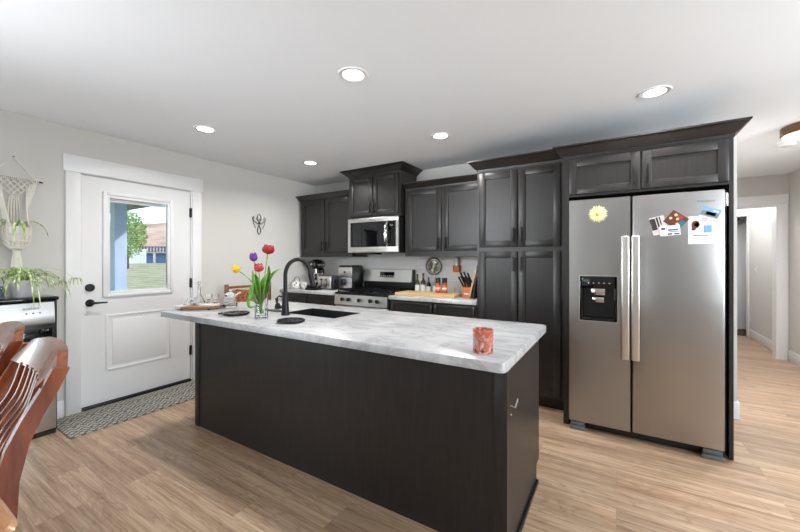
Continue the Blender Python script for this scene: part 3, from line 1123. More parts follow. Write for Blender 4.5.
# faucet
t = Thing('faucet', 'tall black gooseneck pull-down faucet beside the island sink', 'faucet', (-2.030, 1.735, CT))
t.part(MB().lathe([(0.0, 0.0), (0.030, 0.0), (0.030, 0.008), (0.027, 0.02), (0.019, 0.13), (0.0165, 0.16), (0.0, 0.16)], (0, 0, 0), 24), 'base', M['iron'])
pts = [(0, 0, 0.10), (0, 0, 0.285)] + [(0.0 + 0.088 * (1 - cos(a)) * 0.62, 0.088 * (1 - cos(a)) * 0.785, 0.285 + 0.115 * sin(a)) for a in [pi * k / 14 for k in range(1, 14)]]
pts.append((0.108, 0.137, 0.285))
t.part(MB().tube(pts, 0.0145, 14), 'gooseneck', M['iron'])
t.part(MB().tube([(0.108, 0.136, 0.30), (0.112, 0.142, 0.27), (0.119, 0.150, 0.225), (0.122, 0.154, 0.205)], [0.015, 0.018, 0.020, 0.020], 14), 'spray_head', M['iron'])
mb = MB().cyl((-0.01, -0.0, 0.055), (-0.045, -0.012, 0.055), 0.012, n=12)
mb.tube([(-0.043, -0.012, 0.055), (-0.066, -0.02, 0.085), (-0.075, -0.022, 0.12)], [0.008, 0.007, 0.005], 8)
t.part(mb, 'lever', M['iron'])

# soap dispenser on a slim black mat
solo(MB().box(-2.40, -2.16, 1.80, 1.86, CT, CT + 0.006, 0.002), 'sink_mat', M['iron'], 'narrow black mat on the worktop just left of the faucet', 'mat', base=(-2.28, 1.83, CT))
t = Thing('soap_dispenser', 'small black soap pump on the island worktop left of the faucet', 'soap dispenser', (-2.35, 1.93, CT))
t.part(MB().lathe([(0, 0), (0.024, 0), (0.025, 0.004), (0.021, 0.03), (0.012, 0.045), (0.0, 0.046)], n=20), 'bottle', M['iron'])
t.part(MB().tube([(0, 0, 0.04), (0, 0, 0.095), (0.012, 0.006, 0.102), (0.05, 0.03, 0.094)], [0.006, 0.006, 0.007, 0.005], 8), 'pump', M['iron'])


# trivets
def trivet(label, x, y, r, notch):
    t = Thing('trivet', label, 'trivet', (x, y, CT), 0.4, 'black iron trivets on the island')
    mb = MB()
    z = 0.012
    ring = [(r * cos(a), r * sin(a), z) for a in [2 * pi * k / 36 for k in range(37)]]
    mb.tube(ring, 0.006, 8, cap=False)
    ring = [(r * 0.55 * cos(a), r * 0.55 * sin(a), z) for a in [2 * pi * k / 28 for k in range(29)]]
    mb.tube(ring, 0.0045, 8, cap=False)
    for k in range(8):
        a = 2 * pi * k / 8
        c = Vector((cos(a), sin(a), 0)) * r * 0.78
        mb.tube([(c.x + r * 0.2 * cos(b), c.y + r * 0.2 * sin(b), z) for b in [2 * pi * j / 12 for j in range(13)]], 0.0035, 6, cap=False)
        mb.tube([(0, 0, z), (r * 0.55 * cos(a), r * 0.55 * sin(a), z)], 0.0045, 6)
    mb.lathe([(0, z - 0.003), (r * 0.94, z - 0.003), (r * 0.94, z), (0, z)], n=36)
    t.part(mb, 'plate', M['iron'])
    if notch:
        t.part(MB().tube([(-r, -0.01, z), (-r - 0.03, -0.03, z), (-r - 0.02, -0.05, z), (-r + 0.012, -0.035, z)], 0.005, 8), 'handle', M['iron'])
    for k in range(3):
        a = 2 * pi * k / 3 + 0.3
        t.part(MB().cyl((r * 0.8 * cos(a), r * 0.8 * sin(a), 0), (r * 0.8 * cos(a), r * 0.8 * sin(a), z), 0.007, n=10), 'foot', M['iron'])


trivet('round black iron trivet on the island in front of the faucet', -1.768, 1.555, 0.082, False)
trivet('black iron trivet with small handle left of the tulip vase', -2.345, 1.56, 0.085, True)

# vase and tulips
VX, VY = -2.058, 1.556
t = Thing('vase', 'clear faceted glass vase on the island holding the tulips', 'vase', (VX, VY, CT))
prof = [(0.0, 0.0), (0.036, 0.0), (0.043, 0.006), (0.044, 0.03), (0.040, 0.09), (0.045, 0.15), (0.053, 0.188)]
inner = [(0.048, 0.188), (0.039, 0.15), (0.034, 0.09), (0.037, 0.035), (0.032, 0.016), (0.0, 0.015)]
t.part(MB().lathe(prof + inner, n=12, cap=False), 'vessel', M['glass'], sharp=12)
t.part(MB().lathe([(0.0, 0.0165), (0.031, 0.0165), (0.0365, 0.036), (0.0335, 0.088), (0.0, 0.088)], n=24), 'water', glass('vase_water', '#f2faf2', 0, 1.33))
RT, UP = Vector((cos(YAW), sin(YAW), 0)), Vector((0, 0, 1))
FWv = Vector((-sin(YAW), cos(YAW), 0))


def P3(r, u, f=0.0):
    """a point to the right (r), up (u) and back (f) of the vase foot"""
    return RT * r + UP * u + FWv * f


def bez(p, n=12):
    p = [Vector(q) for q in p]
    out = []
    for k in range(n + 1):
        s = k / n
        q = p
        while len(q) > 1:
            q = [a.lerp(b, s) for a, b in zip(q, q[1:])]
        out.append(q[0])
    return out


def tulip(label, path, petal, size, leaves):
    t = Thing('tulip', label, 'tulip', (VX, VY, CT + 0.02), 0, 'tulips in the glass vase')
    off = Vector((0, 0, 0.02))
    pts = [p - off for p in bez(path)]
    t.part(MB().tube(pts, [0.0042 - 0.0012 * k / len(pts) for k in range(len(pts))], 8), 'stem', M['stem'])
    ax = (pts[-1] - pts[-2]).normalized()
    q = ax.to_track_quat('Z', 'Y').to_matrix()
    mb = MB()
    R, H = size
    for ring, n, sc in ((0, 3, 0.86), (1, 3, 1.0)):
        for k in range(n):
            a = 2 * pi * (k + 0.5 * ring) / n
            rows = []
            for (zz, rr, wd) in ((0.0, 0.15, 0.25), (0.15, 0.75, 0.75), (0.4, 1.0, 1.0), (0.7, 0.92, 0.9), (0.9, 0.78, 0.55), (1.02, 0.72, 0.12)):
                row = []
                for s in (-1, -0.5, 0, 0.5, 1):
                    ang = a + s * wd * 1.0
                    rad = R * rr * sc * (1 - 0.08 * abs(s))
                    row.append(pts[-1] + q @ Vector((rad * cos(ang), rad * sin(ang), H * zz - abs(s) * 0.06 * H * zz)))
                for s in (1, 0.5, 0, -0.5, -1):
                    ang = a + s * wd * 1.0
                    rad = R * rr * sc * (1 - 0.08 * abs(s)) - 0.0016
                    row.append(pts[-1] + q @ Vector((rad * cos(ang), rad * sin(ang), H * zz - abs(s) * 0.06 * H * zz)))
                rows.append(mb.ring(row))
            for r0, r1 in zip(rows, rows[1:]):
                mb.bridge(r0, r1)
            mb.bm.faces.new(rows[0])
            mb.bm.faces.new(rows[-1])
    t.part(mb, 'bloom', petal, sharp=60)
    for lp, wd in leaves:
        pp = [p - off for p in bez(lp, 10)]
        ws = [wd * (0.35 + 0.65 * sin(pi * min(1, k / 10 * 1.05 + 0.02))) if k < 9 else wd * (0.45 if k == 9 else 0.06) for k in range(11)]
        t.part(MB().leaf(pp, ws, side=RT * 0.8 - FWv * 0.6, fold=0.3), 'leaf', M['stem'])


def petal_mat(n, a, b, c):
    t = NT(n)
    f = t.noise(t.mapping((1, 1, 1)), 55, 3, 0.6, 0.3)
    return t.set(t.ramp(f, [(0.3, a), (0.5, b), (0.75, c)]), 0.65)


tulip('tall red tulip, highest bloom in the glass vase', [P3(0.0, 0.03), P3(0.005, 0.22), P3(0.03, 0.32), P3(0.042, 0.435)],
      petal_mat('red_petal', '#5d040b', '#930913', '#aa121d'), (0.043, 0.064),
      [([P3(0.005, 0.10), P3(0.03, 0.22), P3(0.06, 0.30), P3(0.125, 0.335)], 0.024), ([P3(0.0, 0.10), P3(0.05, 0.20, .01), P3(0.065, 0.28), P3(0.05, 0.36)], 0.032)])
tulip('purple tulip standing between the yellow and the tall red bloom', [P3(-0.005, 0.03), P3(-0.01, 0.20), P3(-0.04, 0.28), P3(-0.050, 0.385)],
      petal_mat('purple_petal', '#3d1c62', '#573082', '#7648a0'), (0.028, 0.060),
      [([P3(-0.005, 0.10), P3(-0.05, 0.20), P3(-0.05, 0.28), P3(-0.06, 0.33)], 0.022), ([P3(0.0, 0.10), P3(-0.02, 0.24, -.02), P3(-0.01, 0.27), P3(-0.05, 0.30)], 0.030)])
tulip('low red tulip with pale petal edges in the middle of the vase', [P3(0.0, 0.03, -.01), P3(0.005, 0.15, -.01), P3(-0.005, 0.22, -.02), P3(-0.004, 0.315, -0.03)],
      petal_mat('coral_petal', '#860a12', '#ae1722', '#d8a09a'), (0.034, 0.058),
      [([P3(0.0, 0.10, -.01), P3(-0.06, 0.12), P3(-0.09, 0.20), P3(-0.045, 0.225)], 0.030), ([P3(0.005, 0.10), P3(0.02, 0.20, -.02), P3(0.02, 0.26, -.02), P3(0.05, 0.31)], 0.034)])
tulip('yellow tulip leaning far out to the left of the vase', [P3(0.0, 0.03), P3(-0.01, 0.19), P3(-0.06, 0.26), P3(-0.150, 0.318)],
      petal_mat('yellow_petal', '#c99a10', '#e8bd1c', '#f4d54a'), (0.028, 0.052),
      [([P3(-0.005, 0.10), P3(-0.03, 0.17), P3(-0.045, 0.20), P3(-0.035, 0.265)], 0.026), ([P3(0.0, 0.08, -.02), P3(-0.06, 0.09, -.03), P3(-0.09, 0.06, -.03), P3(-0.062, 0.17, -.03)], 0.027)])

# candle tumbler at the corner
t = NT('orange_floral_print')
vo = t.n('TexVoronoi')
vo.inputs['Scale'].default_value = 26
t.l(t.obj(), vo.inputs['Vector'])
big = t.noise(t.obj(), 22, 2, 0.5, 0.8)
c1 = t.ramp(big, [(0.34, '#8f8b8a'), (0.43, '#b98f88'), (0.5, '#b4553a'), (0.6, '#c08078'), (0.68, '#d3b4b2')])
c2 = t.ramp(vo.outputs['Distance'], [(0.16, '#4d2030'), (0.26, '#ffffff')])
fm = t.set(t.mix(0.8, c1, c2, 'MULTIPLY'), 0.25)
t = Thing('candle_tumbler', 'floral orange and pink candle glass near the right end of the island', 'candle', (-0.487, 1.475, CT))
t.part(MB().lathe([(0, 0), (0.040, 0), (0.0425, 0.004), (0.0435, 0.10), (0.0415, 0.10), (0.040, 0.072), (0.0, 0.072)], n=32, cap=False), 'tumbler', fm)
t.part(MB().lathe([(0, 0.0721), (0.0398, 0.0721), (0.0398, 0.078), (0, 0.078)], n=24), 'wax', plain('peach_wax', '#e3b9a8', 0.4))
t.part(MB().cyl((0, 0, 0.077), (0.002, 0, 0.090), 0.0012, n=6), 'wick', M['ink'] if 'ink' in M else M['black'])

# serving board with glassware
BX, BY = -2.905, 1.604
t = Thing('serving_board', 'oval wood and grey stone serving board at the left end of the island', 'serving board', (BX, BY, CT), YAW)
mb = MB()
def ell(rx, ry, n=40, cx=0.0):
    return [(cx + rx * cos(2 * pi * k / n), ry * sin(2 * pi * k / n)) for k in range(n)]
t.part(MB().prism(ell(0.185, 0.125), 0.010, 0.026, 'Z'), 'board', M['acacia'])
clip = [p for p in ell(0.1855, 0.1255) if p[0] < -0.06]
t.part(MB().prism(clip, 0.0095, 0.0265, 'Z'), 'stone_end', M['stone'])
for fx, fy2 in ((-0.11, -0.06), (-0.11, 0.06), (0.11, -0.06), (0.11, 0.06)):
    t.part(MB().cyl((fx, fy2, 0), (fx, fy2, 0.0105), 0.012, n=12), 'foot', M['black'])
t.part(MB().tube([(0.17, -0.02, 0.019), (0.205, -0.015, 0.022), (0.205, 0.015, 0.022), (0.17, 0.02, 0.019)], 0.006, 8), 'handle', M['iron'])
BT = CT + 0.0265
solo(MB().prism(ell(0.085, 0.055), BT, BT + 0.010, 'Z').xf(Matrix.Translation((BX + 0.062, BY + 0.045, 0)) @ Matrix.Rotation(YAW, 4, 'Z')), 'dish', M['ceramic'],
     'small flat white dish under two glasses on the serving board', 'dish', base=(BX + 0.062, BY + 0.045, BT))


def glassware(name, label, cat, x, y, z, prof, group=None, extra=None):
    t = Thing(name, label, cat, (x, y, z), 0, group)
    t.part(MB().lathe(prof, n=24, cap=False), 'bowl', M['glass'])
    if extra:
        for nm, pr in extra:
            t.part(MB().lathe(pr, n=20, cap=True), nm, M['glass'])
    return t


dec = [(0, 0), (0.044, 0), (0.048, 0.008), (0.042, 0.03), (0.018, 0.075), (0.013, 0.10), (0.013, 0.135), (0.019, 0.150), (0.017, 0.150), (0.010, 0.135), (0.010, 0.10),
       (0.014, 0.075), (0.036, 0.033), (0.040, 0.012), (0, 0.010)]
pB = lambda r, f: (BX + RT.x * r + FWv.x * f, BY + RT.y * r + FWv.y * f)
x, y = pB(-0.022, 0.035)
glassware('decanter', 'clear glass decanter with long neck and round stopper on the serving board', 'decanter', x, y, BT, dec, None,
          [('stopper', [(0, 0.125), (0.009, 0.13), (0.010, 0.152), (0.006, 0.158), (0.019, 0.178), (0.012, 0.190), (0.0, 0.194)])])
cup = [(0, 0), (0.018, 0), (0.020, 0.004), (0.007, 0.012), (0.006, 0.022), (0.018, 0.034), (0.026, 0.058), (0.024, 0.075), (0.022, 0.075), (0.024, 0.058), (0.016, 0.036), (0, 0.028)]
small = [(0, 0), (0.016, 0), (0.016, 0.003), (0.005, 0.008), (0.005, 0.020), (0.016, 0.034), (0.020, 0.055), (0.018, 0.055), (0.014, 0.036), (0, 0.026)]
gl = 'glasses on the serving board'
x, y = pB(0.043, 0.064)
glassware('goblet', 'small stemmed glass next to the decanter on the white dish', 'glass', x, y, BT + 0.010, cup, gl)
x, y = pB(0.105, 0.056)
glassware('goblet', 'small stemmed glass at the right end of the serving board on the white dish', 'glass', x, y, BT + 0.010, cup, gl)
x, y = pB(-0.130, 0.02)
glassware('cordial_glass', 'tiny cut cordial glass at the far left end of the serving board', 'glass', x, y, BT, small, gl)
x, y = pB(-0.088, 0.05)
glassware('cordial_glass', 'tiny cut cordial glass just left of the decanter', 'glass', x, y, BT, small, gl)

# honey jar
t = Thing('honey_jar', 'ribbed clear glass honey jar with dipper left of the tulips', 'jar', (-2.765, 1.785, CT), YAW)
pr = [(0, 0), (0.050, 0)]
for k in range(6):
    z = 0.008 + k * 0.013
    pr += [(0.056 - 0.002 * k, z), (0.058 - 0.002 * k, z + 0.0065)]
pr += [(0.044, 0.086), (0.041, 0.086), (0.046, 0.06), (0.052, 0.012), (0, 0.010)]
t.part(MB().lathe(pr, n=28, cap=False), 'jar_body', M['glass'])
t.part(MB().lathe([(0.0, 0.082), (0.046, 0.087), (0.044, 0.100), (0.030, 0.122), (0.012, 0.132), (0.0, 0.132)], n=24), 'lid', M['glass'])
t.part(MB().ball((0, 0, 0.142), 0.012, 0.012, 0.012), 'lid_knob', M['glass'])
t.part(MB().tube([(0.0, 0, 0.05), (0.05, 0, 0.105), (0.085, 0, 0.125)], [0.004, 0.005, 0.006], 8), 'dipper', M['ceramic'])

# ================================================================ back counter, left
# stand mixer
t = Thing('stand_mixer', 'black stand mixer with chrome bowl in the corner below the wall cabinet', 'mixer', (-3.645, 3.70, CT), YAW - 0.25)
t.part(MB().box(-0.105, 0.105, -0.14, 0.13, 0, 0.04, 0.018, 3), 'base', M['gloss'])
t.part(MB().box(-0.05, 0.05, 0.05, 0.125, 0.03, 0.28, 0.025, 3), 'column', M['gloss'])
mb = MB()
rows = []
for y_, rx, rz in ((-0.175, 0.012, 0.012), (-0.17, 0.05, 0.05), (-0.12, 0.074, 0.066), (0.0, 0.078, 0.07), (0.10, 0.07, 0.062), (0.145, 0.045, 0.04), (0.15, 0.01, 0.01)):
    rows.append(mb.ring([(rx * cos(a), y_, 0.335 + rz * sin(a)) for a in [2 * pi * k / 20 for k in range(20)]]))
for a, b in zip(rows, rows[1:]):
    mb.bridge(a, b)
mb.bm.faces.new(rows[0]); mb.bm.faces.new(rows[-1])
hd = t.part(mb, 'motor_head', M['gloss'])
mb = MB()
rows = [mb.ring([((0.0795) * cos(a), y_, 0.318 + z_ + 0.0) for a, y_, z_ in [(0, yy, 0), (0, yy, 0.018), (pi, yy, 0.018), (pi, yy, 0)]]) for yy in (-0.13, 0.09)]
mb.bridge(rows[0], rows[1]); mb.bm.faces.new(rows[0]); mb.bm.faces.new(rows[1])
t.part(mb, 'trim_band', M['chrome'], hd)
t.part(MB().cyl((0, -0.168, 0.335), (0, -0.185, 0.335), 0.022, n=16), 'hub_cap', M['chrome'], hd)
t.part(MB().cyl((0, -0.06, 0.20), (0, -0.06, 0.275), 0.014, n=14), 'beater_shaft', M['chrome'], hd)
t.part(MB().lathe([(0, 0.042), (0.05, 0.042), (0.05, 0.055), (0.075, 0.075), (0.098, 0.13), (0.104, 0.20), (0.108, 0.203), (0.101, 0.203), (0.094, 0.13), (0.07, 0.08), (0, 0.07)], (0, -0.05, 0), 28, cap=False), 'bowl', M['chrome'])
t.part(MB().tube([(0.10, -0.06, 0.18), (0.145, -0.07, 0.17), (0.15, -0.07, 0.13), (0.10, -0.06, 0.10)], 0.007, 8), 'bowl_handle', M['chrome'])

# toaster
t = Thing('toaster', 'chrome two-lever toaster between the mixer and the air fryer', 'toaster', (-3.33, 3.62, CT))
t.part(MB().box(-0.135, 0.115, -0.12, 0.13, 0.012, 0.185, 0.022, 3), 'body', M['steel2'])
t.part(MB().box(0.105, 0.150, -0.115, 0.125, 0.006, 0.186, 0.018, 3), 'end_cap', M['black'])
t.part(MB().box(-0.13, 0.13, -0.11, 0.12, 0.0, 0.016, 0.004), 'base', M['black'])
for lx in (-0.055, 0.035):
    sl_ = t.part(MB().box(lx - 0.006, lx + 0.006, -0.1215, -0.118, 0.05, 0.155), 'lever_slot', M['black'])
    t.part(MB().box(lx - 0.018, lx + 0.018, -0.138, -0.119, 0.125, 0.140, 0.004), 'lever', M['black'], sl_)
    t.part(MB().cyl((lx, -0.119, 0.04), (lx, -0.132, 0.04), 0.012, n=14), 'dial', M['chrome'])
for lx in (-0.075, 0.02):
    t.part(MB().box(lx - 0.008, lx + 0.03, -0.09, 0.10, 0.1845, 0.1865), 'bread_slot', M['black'])

# air fryer
t = Thing('air_fryer', 'black and stainless basket air fryer left of the range', 'air fryer', (-3.085, 3.745, CT))
t.part(MB().box(-0.125, 0.130, -0.115, 0.125, 0.0, 0.325, 0.025, 3), 'body', M['black'])
t.part(MB().box(-0.115, 0.118, -0.121, -0.110, 0.175, 0.300, 0.010, 2), 'front_panel', M['steel2'])
bk_ = t.part(MB().box(-0.115, 0.118, -0.124, -0.105, 0.02, 0.165, 0.010, 2), 'basket_front', M['steel2'])
t.part(MB().box(-0.022, 0.022, -0.175, -0.12, 0.06, 0.150, 0.010, 2), 'handle', M['black'], bk_)
t.part(MB().box(-0.014, 0.014, -0.1225, -0.120, 0.225, 0.245), 'control_dial', M['black'])

# canisters and black dish
spot = NT('spotted_pottery')
vo = spot.n('TexVoronoi')
vo.inputs['Scale'].default_value = 26
spot.l(spot.obj(), vo.inputs['Vector'])
spot.set(spot.ramp(vo.outputs['Distance'], [(0.28, '#2d2f38'), (0.34, '#e2dfd8')]), 0.3)
t = Thing('teapot', 'small white teapot with dark spots and arched handle at the corner end', 'teapot', (-3.80, 3.45, CT))
t.part(MB().lathe([(0, 0), (0.06, 0), (0.074, 0.02), (0.076, 0.06), (0.062, 0.09), (0.03, 0.10), (0, 0.102)], n=26), 'pot', spot.m)
t.part(MB().ball((0, 0, 0.108), 0.011), 'lid_knob', M['ceramic'])
t.part(MB().tube([(0.060 * cos(a) * 1.05, 0, 0.085 + 0.075 * sin(a)) for a in [pi * k / 12 for k in range(13)]], 0.004, 8), 'handle', M['iron'])
t.part(MB().tube([(0.065, -0.01, 0.05), (0.095, -0.02, 0.07), (0.108, -0.024, 0.092)], [0.013, 0.009, 0.007], 10), 'spout', spot.m)
t = Thing('mug', 'small blue and white spotted mug between the teapot and the black dish', 'mug', (-3.655, 3.45, CT))
spot2 = NT('blue_spotted_pottery')
vo = spot2.n('TexVoronoi')
vo.inputs['Scale'].default_value = 30
spot2.l(spot2.obj(), vo.inputs['Vector'])
spot2.set(spot2.ramp(vo.outputs['Distance'], [(0.3, '#26304f'), (0.42, '#8f98b4'), (0.5, '#dcd9d2')]), 0.3)
t.part(MB().lathe([(0, 0), (0.038, 0), (0.043, 0.006), (0.043, 0.088), (0.039, 0.088), (0.038, 0.012), (0, 0.010)], n=24, cap=False), 'cup', spot2.m)
t.part(MB().tube([(0.04, 0, 0.07), (0.068, 0, 0.066), (0.07, 0, 0.034), (0.04, 0, 0.022)], 0.005, 8), 'handle', spot2.m)
t = Thing('butter_dish', 'low black dish with rounded lid in front of the mixer', 'dish', (-3.43, 3.40, CT), 0.1)
t.part(MB().box(-0.10, 0.10, -0.06, 0.06, 0, 0.028, 0.010, 2), 'tray', M['iron'])
t.part(MB().box(-0.088, 0.088, -0.05, 0.05, 0.022, 0.066, 0.018, 3), 'lid', M['gloss'])
t.part(MB().box(-0.02, 0.02, -0.01, 0.01, 0.064, 0.078, 0.005, 2), 'lid_knob', M['chrome'])

# ================================================================ back counter, right
t = Thing('cutting_board', 'long pale wood cutting board lying on the worktop right of the range', 'cutting board', (-1.775, 3.51, CT))
t.part(MB().box(-0.355, 0.355, -0.145, 0.145, 0.0, 0.034, 0.006), 'board', M['maple'])
mb = MB()
for s in (-1, 1):
    mb.box(s * 0.34 - 0.004, s * 0.34 + 0.004, -0.13, 0.13, 0.0342, 0.0348)
    mb.box(-0.34, 0.34, s * 0.13 - 0.004, s * 0.13 + 0.004, 0.0342, 0.0348)
t.part(mb, 'juice_groove', M['acacia'])
BTZ = CT + 0.034


def bottle(label, x, y, z, r, h, m, capm, labm, group, neck=0.4, name='oil_bottle', cat='bottle'):
    t = Thing(name, label, cat, (x, y, z), 0, group)
    hs = h * (1 - neck)
    t.part(MB().lathe([(0, 0), (r * 0.92, 0), (r, 0.004), (r, hs * 0.88), (r * 0.8, hs), (r * 0.38, hs + h * neck * 0.3), (r * 0.36, h * 0.93), (0, h * 0.93)], n=22), 'bottle_body', m)
    t.part(MB().lathe([(0, h * 0.90), (r * 0.44, h * 0.90), (r * 0.44, h), (0, h)], n=16), 'cap', capm)
    if labm:
        t.part(MB().lathe([(r * 1.02, hs * 0.18), (r * 1.02, hs * 0.72)], n=24, cap=False), 'paper_label', labm)
    return t


gb = 'bottles behind the cutting board'
dark_green = plain('dark_green_glass', '#2c3a1c', 0.08)
amber = plain('dark_amber_glass', '#2b1a10', 0.08)
clearish = glass('pale_bottle_glass', '#eaf0e8')
bottle('olive green oil bottle standing nearest the range behind the board', -2.045, 3.74, CT, 0.028, 0.225, dark_green, M['black'], M['paper'], gb)
bottle('near-black sauce bottle with long neck beside the olive green oil bottle', -1.965, 3.74, CT, 0.030, 0.240, amber, M['black'], M['paper'], gb)
bottle('short dark bottle with white label third along behind the board', -1.893, 3.74, CT, 0.027, 0.195, M['gloss'], M['dgrey'], M['paper'], gb)
bottle('clear glass bottle with white label beneath the hanging wall plate', -1.815, 3.75, CT, 0.028, 0.215, clearish, M['chrome'], M['paper'], gb)
gj = 'spice jars on the cutting board'
for lab, x in (('black-capped spice jar with orange label, left of two on the cutting board', -1.692), ('black-capped spice jar with orange label, right of two on the cutting board', -1.612)):
    t = Thing('spice_jar', lab, 'spice jar', (x, 3.57, BTZ), 0, gj)
    t.part(MB().lathe([(0, 0), (0.027, 0), (0.029, 0.004), (0.029, 0.105), (0.022, 0.115), (0, 0.115)], n=22), 'jar_body', plain('brown_spice', '#8c4a2a', 0.2))
    t.part(MB().lathe([(0.0297, 0.018), (0.0297, 0.085)], n=24, cap=False), 'paper_label', M['orange'])
    t.part(MB().lathe([(0.0300, 0.040), (0.0300, 0.058)], n=24, cap=False), 'label_stripe', M['paper'])
    t.part(MB().lathe([(0, 0.112), (0.029, 0.112), (0.029, 0.160), (0.025, 0.165), (0, 0.165)], n=20), 'lid', M['black'])
t = Thing('glass_cup', 'small clear glass cup behind the board beside the knife block', 'glass', (-1.545, 3.77, CT))
t.part(MB().lathe([(0, 0), (0.028, 0), (0.034, 0.05), (0.036, 0.085), (0.034, 0.085), (0.032, 0.05), (0.026, 0.006), (0, 0.006)], n=22, cap=False), 'bowl', M['glass'])
t = Thing('dish_brush', 'small blue handled scrubber behind the cutting board', 'scrubber', (-1.455, 3.76, CT))
t.part(MB().box(-0.02, 0.02, -0.015, 0.015, 0, 0.03, 0.004), 'sponge', plain('blue_sponge', '#4a86a8', 0.9))
t.part(MB().tube([(0, 0, 0.028), (0.004, 0, 0.07), (0.012, 0, 0.11)], 0.006, 8), 'handle', plain('blue_plastic', '#2f6f95', 0.4))

# round plate hung on the tile
t = Thing('wall_plate', 'round antique metal openwork plate hanging on the grey tile', 'plate', (-1.912, YB - 0.0105, 1.232))
mb = MB()
mb.tube([(0.100 * cos(a), -0.012, 0.100 * sin(a)) for a in [2 * pi * k / 36 for k in range(37)]], 0.011, 8, cap=False)
mb.tube([(0.072 * cos(a), -0.014, 0.072 * sin(a)) for a in [2 * pi * k / 30 for k in range(31)]], 0.005, 8, cap=False)
t.part(mb, 'rim', plain('tarnished_silver', '#8a857a', 0.3, 1.0, 0.2, 40))
mb = MB()
rp = random.Random(4)
for k in range(11):
    a = 2 * pi * k / 11 + rp.uniform(-0.5, 0.5)
    d = Vector((cos(a), 0, sin(a))) * rp.uniform(0.6, 1.0)
    mb.leaf([d * 0.02 + Vector((0, -0.018, 0)), d * 0.06 + Vector((0, -0.022, 0)), d * 0.092 + Vector((0, -0.012, 0))], [0.007, 0.013, 0.004], side=Vector((-sin(a), 0, cos(a))), th=0.002)
t.part(mb, 'leaf_ornament', plain('tarnished_brass', '#6b6350', 0.4, 0.6, 0.4, 40))
t.part(MB().lathe([(0, 0.0), (0.096, 0.0), (0.096, -0.006), (0, -0.006)], n=36, axis='Y'), 'back_disc', plain('pewter_disc', '#c2bfb6', 0.3, 0.8, 0.2, 30))

# plug-in bottle on the tile
t = Thing('air_freshener', 'orange and white plug-in freshener on the tile above the knife block', 'air freshener', (-1.600, YB - 0.0105, 1.17))
t.part(MB().box(-0.05, 0.05, -0.006, 0.0, -0.03, 0.09, 0.002), 'outlet_plate', M['ceramic'])
t.part(MB().box(-0.042, 0.042, -0.060, -0.006, 0.000, 0.078, 0.012, 3), 'warmer', M['orange'])
t.part(MB().lathe([(0, 0.07), (0.028, 0.07), (0.030, 0.085), (0.024, 0.11), (0.021, 0.165), (0.014, 0.178), (0, 0.178)], (0, -0.032, 0), 18), 'bottle', M['ceramic'])

# knife block
t = Thing('knife_block', 'slanted orange-brown knife block beside the pantry', 'knife block', (-1.328, 3.56, CT))
t.part(MB().prism([(-0.075, 0), (-0.075, 0.088), (0.03, 0.18), (0.095, 0.115), (0.095, 0)], -0.048, 0.048, 'X'), 'block', M['copper'])
t.part(MB().box(-0.024, 0.026, -0.0762, -0.0745, 0.036, 0.052), 'label_patch', M['paper'])
kn = [(-0.04, 0.0, 0.120), (-0.012, 0.0, 0.128), (0.018, 0.0, 0.12), (0.042, 0.0, 0.11), (-0.036, 0.045, 0.125), (0.0, 0.045, 0.132), (0.032, 0.045, 0.118)]
pos = ['front row, farthest left', 'front row, second from left', 'front row, third from left', 'front row, farthest right', 'rear row, left', 'rear row, middle', 'rear row, right']
for (kx, ky, L), pp in zip(kn, pos):
    d = Vector((-0.34 + kx * 1.2, -0.38, 1.0)).normalized()
    yb = 3.56 - 0.045 + ky
    zb = CT + 0.113 + ky * 0.88
    t = Thing('kitchen_knife', 'black-handled kitchen knife in the block, ' + pp, 'knife', (-1.328 + kx, yb, zb), 0, 'knives in the block')
    t.part(MB().tube([d * 0.005, d * 0.03, d * (L * 0.7), d * L], [0.011, 0.0135, 0.012, 0.0145], 8, flat=0.75), 'handle', M['black'])
    t.part(MB().tube([d * -0.02, d * 0.012], [0.0045, 0.007], 6), 'blade', M['steel2'])

# boards leaning on the pantry side
for lab, x0, m, h_, y0_, y1_ in (('thin pale wood cutting board leaning on edge beside the knife block', -1.290, M['maple'], 0.30, 3.46, 3.66),
                           ('black cutting board on edge against the pantry side', -1.236, M['black'], 0.36, 3.42, 3.68)):
    t = Thing('upright_board', lab, 'cutting board', (x0, (y0_ + y1_) / 2, CT), 0, 'boards on edge by the pantry')
    t.o.rotation_euler = (0, 0.24 if x0 < -1.25 else 0.15, 0)
    mb = MB()
    yc = (y1_ - y0_) / 2
    poly = rounded([(-yc, 0), (yc, 0), (yc, h_), (-yc, h_)], 0.03)
    mb.prism(poly, -0.008, 0.008, 'X')
    t.part(mb, 'board', m)
    t.part(MB().lathe([(0.010, -0.0085), (0.014, -0.0085), (0.014, 0.0085), (0.010, 0.0085)], (0, 0, h_ - 0.04), 16, 'X'), 'hang_hole_rim', M['darkwood'])


# ================================================================ ceiling fittings
def downlight(label, x, y, watts=11):
    t = Thing('ceiling_light', label, 'ceiling light', (x, y, ZC), 0, 'recessed ceiling lights')
    t.part(MB().lathe([(0.062, -0.001), (0.070, -0.006), (0.090, -0.006), (0.094, 0.0), (0.062, 0.0)], n=32, cap=False), 'trim_ring', M['white'])
    t.part(MB().lathe([(0, -0.0025), (0.064, -0.0025), (0.064, 0.0), (0, 0.0)], n=28), 'lens', M['lamp'])
    l = bpy.data.lights.new('downlight_glow', 'AREA')
    l.shape = 'DISK'
    l.size = 0.12
    l.energy = watts
    l.color = (0.98, 0.97, 0.95)
    l.spread = radians(150)
    o = bpy.data.objects.new('downlight_glow', l)
    COL.objects.link(o)
    o.parent = t.o
    o.location = (0, 0, -0.012)


